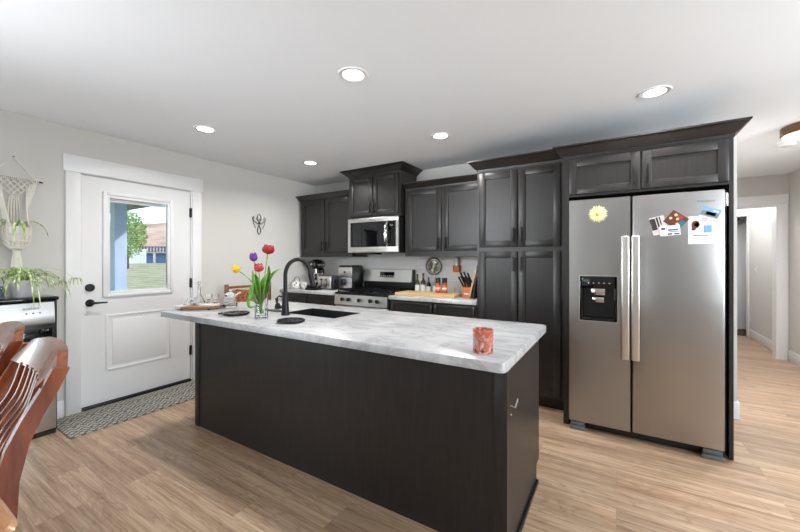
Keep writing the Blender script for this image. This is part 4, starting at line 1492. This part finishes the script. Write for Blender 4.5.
downlight('lit round recessed ceiling light above the island middle, largest in view', -1.371, 1.690)
downlight('lit round recessed ceiling light over the entry door side of the island', -3.025, 1.722)
downlight('lit round recessed ceiling light in front of the corner wall cabinet', -3.035, 2.960)
downlight('lit round recessed ceiling light just left of the pantry crown', -1.364, 2.935)
downlight('lit round recessed ceiling light in front of the fridge cabinet', 0.221, 2.924)
t = Thing('flush_light', 'round bronze-rimmed flush ceiling light outside the hallway', 'ceiling light', (1.405, 4.30, ZC))
t.part(MB().lathe([(0.0, -0.075), (0.19, -0.075), (0.200, -0.068), (0.200, -0.006), (0.19, 0.0), (0.0, 0.0)], n=40), 'drum', M['bronze'])
t.part(MB().lathe([(0.0, -0.086), (0.15, -0.084), (0.187, -0.0755), (0.0, -0.0755)], n=40), 'diffuser', M['lamp2'])
l = bpy.data.lights.new('flush_glow', 'AREA')
l.shape = 'DISK'
l.size = 0.34
l.energy = 40
l.color = (0.98, 0.98, 1.0)
o = bpy.data.objects.new('flush_glow', l)
COL.objects.link(o)
o.parent = t.o
o.location = (0, 0, -0.10)
t = Thing('smoke_detector', 'white round smoke detector on the hallway ceiling', 'smoke detector', (1.405, 4.86, ZC))
t.part(MB().lathe([(0, -0.034), (0.045, -0.034), (0.062, -0.022), (0.066, -0.008), (0.066, 0.0), (0, 0.0)], n=30), 'housing', M['ceramic'])
t.part(MB().lathe([(0.030, -0.0345), (0.034, -0.037), (0.038, -0.0345)], n=26, cap=False), 'vent_ring', M['stone'])

# light switches and bathroom light
for lab, y in (('white light switch on the near hallway wall right of the cased opening', 6.17), ('white light switch on the wall seen through the cased opening', 7.85)):
    t = Thing('light_switch', lab, 'light switch', (1.925, y, 1.10), 0, 'hallway light switches')
    t.part(MB().box(-0.006, 0, -0.036, 0.036, 0, 0.118, 0.002), 'plate', M['ceramic'])
    t.part(MB().box(-0.012, -0.005, -0.012, 0.012, 0.03, 0.088, 0.002), 'rocker', M['white'])
t = Thing('vanity_light', 'chrome and white light fixture high at the far end of the hallway', 'wall light', (2.02, 8.898, 2.06))
t.part(MB().box(-0.16, 0.09, -0.02, 0.045, -0.04, 0.03, 0.006), 'back_bar', M['chrome'])
for k, gx in enumerate((-0.1, 0.035)):
    t.part(MB().tube([(gx, -0.02, 0), (gx, -0.07, 0.0), (gx, -0.09, 0.04)], 0.008, 8), 'arm', M['iron'])
    t.part(MB().lathe([(0, 0.03), (0.03, 0.03), (0.055, 0.09), (0.06, 0.14), (0.055, 0.14), (0, 0.05)], (gx, -0.09, 0), 20, cap=False), 'glass_shade', M['ceramic'])
l = bpy.data.lights.new('bath_glow', 'POINT')
l.energy = 10
l.shadow_soft_size = 0.1
o = bpy.data.objects.new('bath_glow', l)
COL.objects.link(o)
o.location = (1.3, 8.0, 2.2)
l = bpy.data.lights.new('hall_glow', 'POINT')  # unseen point light without a fixture, added to brighten the hall
l.energy = 18
l.shadow_soft_size = 0.12
o = bpy.data.objects.new('hall_glow', l)
COL.objects.link(o)
o.location = (1.35, 7.2, 2.3)

# ================================================================ left wall
# scrolled wall hook
t = Thing('wall_hook', 'ornate scrolled silver metal wall ornament on the grey wall right of the door', 'wall ornament', (XL, 2.932, 1.64))
sil = plain('aged_silver', '#6f6c66', 0.35, 0.9, 0.25, 50)
def yz(pts, x=0.012):
    return [(x, a, b) for a, b in pts]
mb = MB().tube(yz([(0.0, 0.12), (-0.022, 0.07), (-0.026, 0.03), (0.0, 0.0), (0.026, 0.03), (0.022, 0.07), (0.0, 0.12)]), 0.0065, 8, cap=False)
t.part(mb, 'lower_loop', sil)
mb = MB()
mb.tube(yz([(0.0, 0.15), (0.026, 0.19), (0.022, 0.24), (0.0, 0.265), (-0.022, 0.24), (-0.026, 0.19), (0.0, 0.15)]), 0.006, 8, cap=False)
mb.ball((0.018, 0, 0.15), 0.014)
mb.ball((0.018, 0.0, 0.19), 0.009)
t.part(mb, 'fleur', sil)
for s in (-1, 1):
    mb = MB().tube(yz([(s * 0.012, 0.13), (s * 0.05, 0.15), (s * 0.088, 0.18), (s * 0.10, 0.21), (s * 0.085, 0.225), (s * 0.072, 0.205), (s * 0.08, 0.19)]), 0.0055, 8)
    mb.tube(yz([(s * 0.095, 0.19), (s * 0.08, 0.13), (s * 0.06, 0.09), (s * 0.05, 0.08)]), 0.004, 8)
    mb.tube(yz([(s * 0.01, 0.16), (s * 0.04, 0.20), (s * 0.035, 0.22), (s * 0.022, 0.205)]), 0.0045, 8)
    t.part(mb, 'side_scroll', sil)
t.part(MB().tube([(0.0, 0, 0.14), (0.014, 0, 0.14)], 0.012, 10), 'wall_mount', sil)

# macrame plant hanger
MY = 0.757
t = Thing('macrame_hanger', 'cream macrame plant hanger hung on the wall left of the entry door', 'plant hanger', (XL, MY, 1.24))
z_ = lambda z: z - 1.24
cord = M['cord']
dxm = 0.03
t.part(MB().tube([(dxm, -0.165, z_(1.942)), (dxm, 0.158, z_(1.925))], [0.007, 0.006], 8), 'driftwood_rod', M['darkwood'])
t.part(MB().cyl((0, 0, z_(2.095)), (0.03, 0, z_(2.098)), 0.004, n=8), 'nail', M['iron'])
mb = MB()
for yy, zz in ((-0.135, 1.941), (-0.120, 1.941), (0.118, 1.930), (0.132, 1.929)):
    mb.tube([(0.024, 0.0, z_(2.095)), (dxm, yy, z_(zz))], 0.0028, 6)
t.part(mb, 'hanging_cord', cord)
mb = MB()
for k in range(26):
    yy = -0.13 + 0.26 * k / 25
    mb.tube([(dxm + 0.011 * cos(a), yy, z_(1.940 - 0.052 * (yy + 0.165)) + 0.011 * sin(a)) for a in [2 * pi * j / 8 for j in range(9)]], 0.0042, 6, cap=False)
# knotted net: crossing diagonals filling a V
n = 8
for k in range(n):
    y0 = -0.125 + 0.25 * k / (n - 1)
    for s in (-1, 1):
        L = 0.125
        ye = y0 + s * L * 0.8
        ze = 1.935 - L
        # clip to V
        lim = lambda zz: 0.128 * (1 - max(0, (1.935 - zz) - 0.02) / 0.125)
        pts = []
        for j in range(9):
            q = j / 8
            yy, zz = y0 + s * L * 0.8 * q, 1.935 - L * q
            if abs(yy) <= lim(zz) + 0.006:
                pts.append((dxm + 0.003 * s, yy, z_(zz)))
        if len(pts) > 1:
            mb.tube(pts, 0.0042, 6)
t.part(mb, 'knotted_net', cord)
mb = MB()
PX = 0.10   # pot centre distance from the wall
for s in (-1, 1):
    for k in range(6):
        y0 = s * (0.128 - 0.012 * k)
        z0 = 1.93 - 0.013 * k
        mb.tube(bez([(dxm, y0, z_(z0)), (dxm + 0.01, s * (0.095 - 0.006 * k), z_(1.78)), (PX - 0.05 + 0.012 * k, s * (0.030 + 0.003 * k), z_(1.62)), (PX - 0.05 + 0.03 * k, s * (0.070 - 0.004 * k), z_(1.56))], 8), 0.0042, 6)
for k in range(5):
    y0 = -0.02 + 0.01 * k
    mb.tube(bez([(dxm, y0, z_(1.80)), (dxm, y0 * 1.8, z_(1.70)), (dxm + 0.01, y0 * 1.6, z_(1.62)), (dxm + 0.005, y0 * 1.5, z_(1.52))], 6), 0.0045, 6)
t.part(mb, 'strand', cord)
mb = MB()
for k in range(14):
    a = 2 * pi * k / 14
    mb.tube(bez([(PX + 0.074 * cos(a), 0.074 * sin(a), z_(1.575)), (PX + 0.086 * cos(a), 0.086 * sin(a), z_(1.47)), (PX + 0.066 * cos(a + .25), 0.07 * sin(a + .25), z_(1.41)), (PX + 0.012 * cos(a + .4), 0.012 * sin(a + .4), z_(1.378))], 8), 0.0042, 6)
for zz, rr in ((1.50, 0.078), (1.45, 0.072), (1.415, 0.055)):
    mb.tube([(PX + rr * cos(a), rr * sin(a), z_(zz)) for a in [2 * pi * k / 28 for k in range(29)]], 0.0036, 6, cap=False)
t.part(mb, 'basket_net', cord)
mb = MB().lathe([(0, z_(1.385)), (0.022, z_(1.380)), (0.022, z_(1.355)), (0, z_(1.352))], (PX, 0, 0), 16)
for k in range(16):
    a = 2 * pi * k / 16
    mb.tube([(PX + 0.014 * cos(a), 0.014 * sin(a), z_(1.365)), (PX + 0.022 * cos(a), 0.022 * sin(a), z_(1.31)), (PX + 0.026 * cos(a), 0.026 * sin(a), z_(1.235 + 0.012 * (k % 3)))], 0.005, 6)
t.part(mb, 'tassel', cord)

sp = NT('variegated_spider_leaf')
f = sp.noise(sp.mapping((30, 30, 3)), 3, 3)
sp.set(sp.ramp(f, [(0.34, '#648c38'), (0.48, '#a2c05c'), (0.58, '#e4e8cc')]), 0.45)
M['spider'] = sp.m


def spider_leaf(mb, a, h, reach, drop, wd, base=(0, 0, 0), lean=0.0):
    b = Vector(base)
    d = Vector((cos(a), sin(a), 0))
    pts = bez([b, b + d * reach * 0.25 + Vector((0, 0, h)), b + d * reach * 0.85 + Vector((0, 0, h * 1.05)), b + d * reach + Vector((0, 0, -drop))], 10)
    ws = [wd * (0.6 + 0.4 * sin(pi * k / 10)) if k < 10 else wd * 0.1 for k in range(11)]
    mb.leaf(pts, ws, fold=0.5)


t = Thing('hanging_plant', 'spider plant in white pot cradled by the macrame hanger', 'plant', (XL + PX, MY, 1.395))
t.part(MB().lathe([(0, 0.0), (0.045, 0.0), (0.052, 0.02), (0.068, 0.09), (0.072, 0.165), (0.064, 0.165), (0.06, 0.09), (0, 0.08)], n=28, cap=False), 'pot', M['ceramic'])
t.part(MB().lathe([(0, 0.14), (0.062, 0.14), (0.062, 0.15), (0, 0.155)], n=20), 'soil', plain('dark_soil', '#3a2d22', 0.95, var=0.3, scale=60))
for a, h, rch, dr, wd in ((1.35, 0.08, 0.17, 0.06, 0.012), (-1.6, 0.09, 0.16, 0.14, 0.013), (-1.35, 0.08, 0.13, 0.18, 0.012),
                          (0.15, 0.09, 0.12, 0.10, 0.007), (-0.3, 0.08, 0.12, 0.14, 0.007)):
    mb = MB()
    spider_leaf(mb, a, h, rch, dr, wd, (0, 0, 0.15))
    t.part(mb, 'leaf', M['spider'])

# water dispenser
CXB, CXF = -3.905, -3.640
CY0, CY1 = 0.600, 0.934
t = Thing('water_dispenser', 'black and stainless floor-standing water dispenser by the entry door', 'water dispenser', (-3.77, 0.77, 0), world=True)
t.part(MB().box(CXB, CXF, CY0, CY1, 0.02, 1.005, 0.012, 3), 'body', M['black'])
t.part(MB().box(CXB - 0.005, CXF + 0.016, CY0 - 0.006, CY1 + 0.006, 1.005, 1.034, 0.010, 3), 'top', M['gloss'])
mb = MB().prism([(CXF - 0.02, 0.995), (CXF + 0.018, 0.995), (CXF + 0.030, 0.93), (CXF + 0.042, 0.85), (CXF + 0.038, 0.835), (CXF - 0.02, 0.835)], 0, 1, 'Y')
for v in mb.bm.verts:
    v.co.y = 0.624 + v.co.y * (0.910 - 0.624)
fp = t.part(mb, 'control_fascia', SS)
mb = MB()
for k in range(3):
    mb.cyl((CXF + 0.028, 0.760 + k * 0.035, 0.922), (CXF + 0.036, 0.760 + k * 0.035, 0.922), 0.005, n=10)
t.part(mb, 'push_button', M['black'], fp)
mb = text_mesh('avalon', 0.034)
mb.xf(Matrix.Translation((CXF + 0.0265, 0.785, 0.958)) @ Matrix.Rotation(pi / 2, 4, 'Z'))
t.part(mb, 'logo_lettering', M['dgrey'], fp)
t.part(MB().box(CXF - 0.03, CXF + 0.004, 0.63, 0.905, 0.62, 0.80, 0.008), 'bottle_recess', M['gloss'])
t.part(MB().box(CXF - 0.01, CXF + 0.020, 0.612, 0.922, 0.565, 0.600, 0.006), 'drip_tray', M['black'])
t.part(MB().box(CXF - 0.02, CXF + 0.014, CY0 + 0.008, CY1 - 0.008, 0.035, 0.455, 0.010, 3), 'lower_door', SS2)
t.part(MB().box(CXB, CXF + 0.01, CY0 + 0.01, CY1 - 0.01, 0.0, 0.03), 'plinth', M['black'])

# potted spider plant on top
TZ = 1.034
t = Thing('potted_plant', 'arching spider plant in white pot on top of the water dispenser', 'plant', (-3.775, 0.775, TZ))
t.part(MB().lathe([(0, 0), (0.052, 0), (0.060, 0.01), (0.074, 0.11), (0.077, 0.125), (0.070, 0.125), (0.066, 0.10), (0, 0.10)], n=30, cap=False), 'pot', plain('pale_lilac_pot', '#d9d6dc', 0.3))
t.part(MB().lathe([(0, 0.10), (0.066, 0.10), (0.066, 0.112), (0, 0.114)], n=20), 'soil', plain('potting_soil', '#3a2d22', 0.95, var=0.3, scale=60))
rnd = random.Random(5)
for k in range(46):
    a = 2 * pi * k / 46 + rnd.uniform(-0.2, 0.2)
    h = rnd.uniform(0.06, 0.15)
    toward = cos(a)
    rch = rnd.uniform(0.12, 0.24) if toward > -0.3 else rnd.uniform(0.05, 0.10)
    if abs(sin(a)) > 0.85:
        rch *= 1.15
    drp = rnd.uniform(0.02, 0.20)
    if rch < 0.075 + 0.03:
        drp = -0.02
    mb = MB()
    spider_leaf(mb, a, h, rch, drp if rch > 0.16 else min(drp, 0.06), rnd.uniform(0.0042, 0.0068), (0.012 * cos(a), 0.012 * sin(a), 0.11))
    t.part(mb, 'leaf', M['spider'])
mb = MB().tube(bez([(0, 0.01, 0.11), (0.0, 0.05, 0.24), (0.0, 0.16, 0.26), (0.05, 0.29, 0.12)], 12), 0.0018, 6)
mb.tube(bez([(0, 0, 0.11), (0.02, 0.05, 0.2), (0.03, 0.13, 0.22), (0.06, 0.20, 0.10)], 12), 0.0016, 6)
t.part(mb, 'runner', plain('pale_runner_stem', '#c3cb94', 0.5))
for c in ((0.05, 0.29, 0.12), (0.06, 0.20, 0.10)):
    for k in range(6):
        a = 2 * pi * k / 6
        mb = MB()
        spider_leaf(mb, a, 0.02, 0.05, 0.05, 0.004, c)
        t.part(mb, 'leaf', M['spider'])
t = Thing('glass_jar', 'blue-grey glass jar with arched wire handle on the water dispenser', 'jar', (-3.735, 0.640, TZ))
t.part(MB().lathe([(0, 0), (0.036, 0), (0.040, 0.006), (0.040, 0.07), (0.030, 0.088), (0.028, 0.088), (0.036, 0.068), (0.036, 0.01), (0, 0.008)], n=24, cap=False), 'vessel', glass('blue_grey_glass', '#b9c4d6'))
t.part(MB().tube([(0, 0.036 * cos(a), 0.085 + 0.085 * sin(a)) for a in [pi * k / 12 for k in range(13)]], 0.003, 8), 'wire_handle', M['dgrey'])

# ================================================================ runner on the floor
mb = MB().box(-3.902, -3.400, 0.945, 2.36, 0.0005, 0.009, 0.003)
solo(mb, 'runner_rug', M['rug'], 'grey patterned woven runner rug in front of the entry door', 'rug', base=(-3.59, 1.65, 0))


# ================================================================ dining chairs and table
def chair(label, x, y, rz=0.0):
    t = Thing('dining_chair', label, 'chair', (x, y, 0), rz, 'dining chairs at the table')
    ch = M['cherry']
    wd = 0.24
    # rear posts (seen from the side they sweep back); local y = 0 at the post foot line
    side = [(-0.020, 0.0), (0.030, 0.0), (-0.045, 0.45), (-0.062, 0.60), (-0.055, 0.742), (-0.038, 0.832), (-0.012, 0.897), (0.020, 0.962), (0.042, 1.010), (0.034, 1.024)]
    front = [(0.006, 1.020), (-0.012, 0.965), (-0.045, 0.897), (-0.072, 0.832), (-0.095, 0.742), (-0.105, 0.60), (-0.095, 0.45)]
    back = [(0.030, 0.0), (0.0, 0.20), (-0.045, 0.45), (-0.062, 0.60), (-0.056, 0.742), (-0.038, 0.832), (-0.012, 0.897), (0.020, 0.962), (0.040, 1.008)]
    poly = [(-0.012, 0.0)] + back + [(0.030, 1.024), (0.008, 1.022)] + front[1:] + [(-0.055, 0.20)]
    for s in (-1, 1):
        a = s * wd
        # post as a chain of quads so the curved outline stays clean
        mb = MB()
        bs = [(0.030, 0.0), (0.0, 0.20), (-0.045, 0.45), (-0.062, 0.60), (-0.056, 0.742), (-0.038, 0.832), (-0.012, 0.897), (0.020, 0.962), (0.040, 1.012)]
        fs = [(-0.012, 0.0), (-0.048, 0.20), (-0.097, 0.45), (-0.112, 0.60), (-0.102, 0.742), (-0.080, 0.832), (-0.052, 0.897), (-0.018, 0.962), (0.006, 1.016)]
        rows = []
        for (fy_, fz_), (by_, bz_) in zip(fs, bs):
            rows.append(mb.ring([(a - 0.014, fy_, fz_), (a + 0.014, fy_, fz_), (a + 0.014, by_, bz_), (a - 0.014, by_, bz_)]))
        for r0, r1 in zip(rows, rows[1:]):
            mb.bridge(r0, r1)
        mb.bm.faces.new(rows[0]); mb.bm.faces.new(rows[-1])
        t.part(mb, 'rear_post', ch)
        t.part(MB().tube([(s * 0.215, -0.45, 0.0), (s * 0.215, -0.45, 0.43)], [0.016, 0.021], 10), 'leg', ch)
        t.part(MB().tube([(s * 0.215, -0.45, 0.17), (s * 0.232, -0.04, 0.19)], 0.010, 8), 'stretcher', ch)
    # seat
    t.part(MB().prism(rounded([(-0.235, -0.50), (0.235, -0.50), (0.225, -0.085), (-0.225, -0.085)], 0.05), 0.43, 0.462, 'Z'), 'seat', ch)
    t.part(MB().box(-0.2, 0.2, -0.46, -0.44, 0.37, 0.43), 'apron', ch)
    # crest rail: bowed slab with an arched top
    mb = MB()
    rows = []
    N = 16
    for k in range(N + 1):
        q = -1 + 2 * k / N
        xx = q * (wd - 0.013)
        bow = 0.026 * (1 - q * q)
        top = 1.048 - 0.024 * abs(q) ** 6 - 0.010 * q * q
        bot = 0.962 + 0.004 * q * q
        yt, ybm = 0.036 + bow, -0.006 + bow
        rows.append(mb.ring([(xx, ybm - 0.020, bot), (xx, yt - 0.020, top), (xx, yt + 0.004, top), (xx, ybm + 0.004, bot)]))
    for r0, r1 in zip(rows, rows[1:]):
        mb.bridge(r0, r1)
    mb.bm.faces.new(rows[0]); mb.bm.faces.new(rows[-1])
    t.part(mb, 'crest_rail', ch, sharp=50)
    # lower back rail and slats
    mb = MB()
    rows = []
    for k in range(9):
        q = -1 + 2 * k / 8
        xx = q * (wd - 0.013)
        bow = 0.012 * (1 - q * q)
        rows.append(mb.ring([(xx, -0.112 + bow, 0.545), (xx, -0.112 + bow, 0.60), (xx, -0.088 + bow, 0.60), (xx, -0.088 + bow, 0.545)]))
    for r0, r1 in zip(rows, rows[1:]):
        mb.bridge(r0, r1)
    mb.bm.faces.new(rows[0]); mb.bm.faces.new(rows[-1])
    t.part(mb, 'lower_rail', ch)
    for k in range(6):
        q = -1 + 2 * (k + 0.5) / 6
        xx = q * 0.17
        b1 = 0.026 * (1 - (xx / 0.227) ** 2)
        b0 = 0.012 * (1 - (xx / 0.227) ** 2)
        mb = MB()
        rows = []
        for yy, zz in ((-0.100 + b0, 0.59), (-0.098 + b0, 0.70), (-0.078 + b0, 0.80), (-0.045 + b1, 0.88), (-0.020 + b1, 0.968)):
            rows.append((xx, yy, zz))
        sp_ = []
        for i_ in range(4):
            p0, p1, p2, p3 = [Vector(rows[max(0, min(4, i_ + d_))]) for d_ in (-1, 0, 1, 2)]
            for s_ in (0, 0.25, 0.5, 0.75):
                sp_.append(0.5 * ((2 * p1) + (p2 - p0) * s_ + (2 * p0 - 5 * p1 + 4 * p2 - p3) * s_ ** 2 + (3 * p1 - p0 - 3 * p2 + p3) * s_ ** 3))
        sp_.append(Vector(rows[-1]))
        mb.tube(sp_, 0.0085, 10)
        t.part(mb, 'slat', ch)


chair('nearer slat-back cherry chair, tucked at the wooden table in the bottom left corner', -1.546, 0.340, radians(-5.2))
chair('farther slat-back cherry chair, mostly cut off at the left edge behind the nearer one', -2.106, 0.366, radians(-5.2))

t = Thing('dining_table', 'honey wood dining table, only its rounded corner showing at bottom left', 'table', (-2.05, -0.288, 0))
TX0, TX1, TY0, TY1 = -1.0, 1.022, -0.5, 0.505
mb = MB()
poly = rounded([(TX0, TY0), (TX1, TY0), (TX1, TY1), (TX0, TY1)], 0.07, 8)
lay = []
for z, sh in ((0.728, 0.006), (0.734, 0.0), (0.752, 0.0), (0.760, 0.008)):
    lay.append(mb.ring([(p[0] - sh * (1 if p[0] > 0 else -1), p[1] - sh * (1 if p[1] > 0 else -1), z) for p in poly]))
for a, b in zip(lay, lay[1:]):
    mb.bridge(a, b)
mb.bm.faces.new(lay[0]); mb.bm.faces.new(lay[-1])
t.part(mb, 'tabletop', M['tablewood'])
t.part(MB().box(-0.88, 0.88, -0.39, -0.37, 0.64, 0.728), 'apron', M['cherry'])
t.part(MB().box(-0.88, 0.88, 0.37, 0.39, 0.64, 0.728), 'apron', M['cherry'])
for sx in (-0.90, 0.90):
    for sy in (-0.40, 0.40):
        t.part(MB().lathe([(0, 0), (0.022, 0), (0.03, 0.1), (0.038, 0.5), (0.04, 0.56), (0.04, 0.728), (0, 0.728)], (sx, sy, 0), 18), 'leg', M['cherry'])

# carved chair by the wall behind the island
t = Thing('carved_chair', 'wooden chair with carved brown back against the wall behind the island', 'chair', (-3.52, 2.64, 0), -pi / 2)
wd2 = 0.285
cw = M['cherry2'] = wood('brown_oak', [(0.3, '#5a3420'), (0.5, '#7a4a2e'), (0.7, '#93603f')], (10, 10, 1.5), 0.4)
carve = NT('carved_brown_panel')
vo = carve.n('TexVoronoi')
vo.inputs['Scale'].default_value = 38
carve.l(carve.obj(), vo.inputs['Vector'])
carve.set(carve.ramp(vo.outputs['Distance'], [(0.1, '#3a1d10'), (0.35, '#7c4727'), (0.6, '#a0683e')]), 0.45)
carve.bump(vo.outputs['Distance'], 0.6, 0.01)
for s in (-1, 1):
    t.part(MB().box(s * wd2 - 0.018, s * wd2 + 0.018, -0.215, -0.180, 0.0, 1.035, 0.005), 'rear_post', cw)
    t.part(MB().box(s * wd2 - 0.018, s * wd2 + 0.018, 0.16, 0.195, 0.0, 0.44, 0.004), 'leg', cw)
t.part(MB().box(-wd2, wd2, -0.21, -0.186, 0.985, 1.012, 0.005), 'crest_rail', cw)
t.part(MB().prism([(-0.262, 0.80), (0.262, 0.80), (0.262, 0.955), (0.15, 0.972), (0.0, 0.955), (-0.13, 0.975), (-0.262, 0.945)], -0.21, -0.188, 'Y'), 'carved_panel', carve.m)
t.part(MB().box(-wd2, wd2, -0.21, -0.186, 0.76, 0.80, 0.004), 'lower_rail', cw)
t.part(MB().box(-wd2 - 0.02, wd2 + 0.02, -0.19, 0.21, 0.44, 0.475, 0.012), 'seat', cw)

# ================================================================ outside the door
lawn = NT('pale_dry_lawn')
f = lawn.noise(lawn.obj(), 1.2, 6, 0.65)
lawn.set(lawn.ramp(f, [(0.3, '#777a58'), (0.5, '#8f8d6b'), (0.7, '#a39d7e')]), 0.95)
mb = MB()
rows = []
for x, z in ((-4.3, -0.24), (-9, -0.15), (-20, 0.35), (-34, 0.98), (-60, 1.1), (-140, 1.15)):
    rows.append(mb.ring([(x, -60, z), (x, 110, z), (x, 110, z - 0.3), (x, -60, z - 0.3)]))
for a, b in zip(rows, rows[1:]):
    mb.bridge(a, b)
mb.bm.faces.new(rows[0]); mb.bm.faces.new(rows[-1])
struct(mb, 'lawn', lawn.m)
struct(MB().box(-8.5, -4.1, -3.0, 3.2, -0.30, -0.10), 'porch_slab', plain('concrete', '#a8a6a2', 0.9, var=0.1))
t = Thing('porch', 'covered porch roof on a blue post outside the door', 'porch', (-6.5, 2.36, -0.10), world=True)
blue = plain('slate_blue_paint', '#c6d8fb', 0.6)
t.part(MB().box(-6.58, -6.42, 2.285, 2.44, -0.10, 2.24), 'post', blue)
t.part(MB().box(-6.62, -6.38, 2.25, 2.48, -0.10, 0.85, 0.01), 'post_wrap', plain('navy_paint', '#aebfe6', 0.6))
t.part(MB().box(-9.0, -4.10, -3.2, 2.86, 2.32, 2.42), 'roof', plain('sage_soffit', '#c9dcc4', 0.8))
t.part(MB().box(-9.0, -4.10, 2.82, 2.86, 2.20, 2.34), 'fascia', plain('dark_green_fascia', '#74856f', 0.7))


def tree(label, x, y, zb, h, r, seed, mats, group=None):
    rr = random.Random(seed)
    t = Thing('tree', label, 'tree', (x, y, zb), 0, group)
    t.part(MB().tube([(0, 0, 0), (0.05, 0, h * 0.3), (-0.05, 0.05, h * 0.6)], [r * 0.09, r * 0.07, r * 0.04], 10), 'trunk', M['darkwood'])
    mb = MB()
    for k in range(1500):
        while True:
            p = Vector((rr.uniform(-1, 1), rr.uniform(-1, 1), rr.uniform(-1, 1)))
            if 0.25 < p.length < 1 and (0.5 + 0.5 * sin(7 * p.x + 3 * p.z) * cos(6 * p.y + 2 * p.z)) > 0.22:
                break
        c = Vector((p.x * r, p.y * r, h * 0.58 + p.z * h * 0.42))
        s = rr.uniform(0.05, 0.11) * r
        d = Vector((rr.uniform(-1, 1), rr.uniform(-1, 1), rr.uniform(-1, 1))).normalized() * s
        mb.leaf([c - d, c, c + d], [s * 0.1, s * 0.55, s * 0.1], side=d.orthogonal(), fold=0.2, th=0.01)
    t.part(mb, 'crown', mats)


leafm = foliage('mixed_green_tree_leaves', '#4f7a36', '#7fa352', '#b3c47c', 3)  # greens mixed at random over the leaves


def away(u, d):
    """ground point of the outside world in direction u (tangent from the view axis) at distance d"""
    return (-sin(YAW) * d + cos(YAW) * u * d, cos(YAW) * d + sin(YAW) * u * d)


def gz(x):
    pts = [(-4.3, -0.24), (-9, -0.15), (-20, 0.35), (-34, 0.98), (-60, 1.1), (-140, 1.15)]
    for (xa, za), (xb, zb) in zip(pts, pts[1:]):
        if xb <= x <= xa:
            return za + (zb - za) * (xa - x) / (xa - xb)
    return 1.1


x, y = away(-0.772, 24)
tree('leafy green tree beyond the lawn, seen through the door glass', x, y, gz(x), 4.0, 1.12, 3, leafm)

# fence and little buildings across the lawn
x0, y0 = away(-0.80, 33)
x1, y1 = away(-0.735, 33)
t = Thing('board_fence', 'white board fence across the lawn below the tree', 'fence', ((x0 + x1) / 2, (y0 + y1) / 2, gz((x0 + x1) / 2)), math.atan2(y1 - y0, x1 - x0))
mb = MB()
for k in range(9):
    mb.box(-1.6 + k * 0.36, -1.27 + k * 0.36, -0.02, 0.02, -0.3, 1.25)
t.part(mb, 'boards', M['white'])
t.part(MB().box(-1.65, 1.7, -0.05, 0.05, 1.25, 1.33), 'top_rail', M['white'])
x0, y0 = away(-0.705, 36)
t = Thing('outbuilding', 'low blue outbuilding with white posts across the lawn', 'building', (x0, y0, gz(x0)), YAW)
t.part(MB().box(-1.7, 3.4, 0, 3.0, -0.4, 0.95), 'wall', plain('blue_siding', '#6f8db5', 0.7, var=0.2))
t.part(MB().box(-1.9, 3.6, -0.8, 3.2, 0.98, 1.10), 'deck', plain('grey_deck', '#a3a7ab', 0.7))
mb = MB().box(-1.9, 3.6, -0.8, -0.72, 1.55, 1.66)
for k in range(18):
    mb.box(-1.9 + k * 0.315, -1.80 + k * 0.315, -0.8, -0.72, 1.10, 1.56)
t.part(mb, 'railing', plain('navy_railing', '#39496e', 0.6))
for k in range(3):
    t.part(MB().box(-1.8 + k * 2.6, -1.65 + k * 2.6, -0.8, -0.65, -0.4, 0.98), 'post', M['white'])
# dry hillside far off
mb = MB()
rows = []
rr = random.Random(11)
for i in range(26):
    d = 70 + i * 5
    row = []
    for j in range(40):
        u = -1.6 + j * 0.055
        x, y = away(u, d)
        hgt = 17 * math.exp(-((u + 0.62) / 0.5) ** 2) * (1 - math.exp(-((d - 70) / 45) ** 2)) + rr.uniform(-0.5, 0.5) * min(1, i / 4) + 1.0
        row.append(mb.bm.verts.new((x, y, hgt)))
    rows.append(row)
for a, b in zip(rows, rows[1:]):
    mb.bridge(a, b, closed=False)
hm = NT('dry_brown_hillside')
f = hm.noise(hm.obj(), 0.12, 6, 0.7)
hm.set(hm.ramp(f, [(0.32, '#6e6a50'), (0.45, '#a98e78'), (0.65, '#c7ab95')]), 0.95)
struct(mb, 'hillside', hm.m)
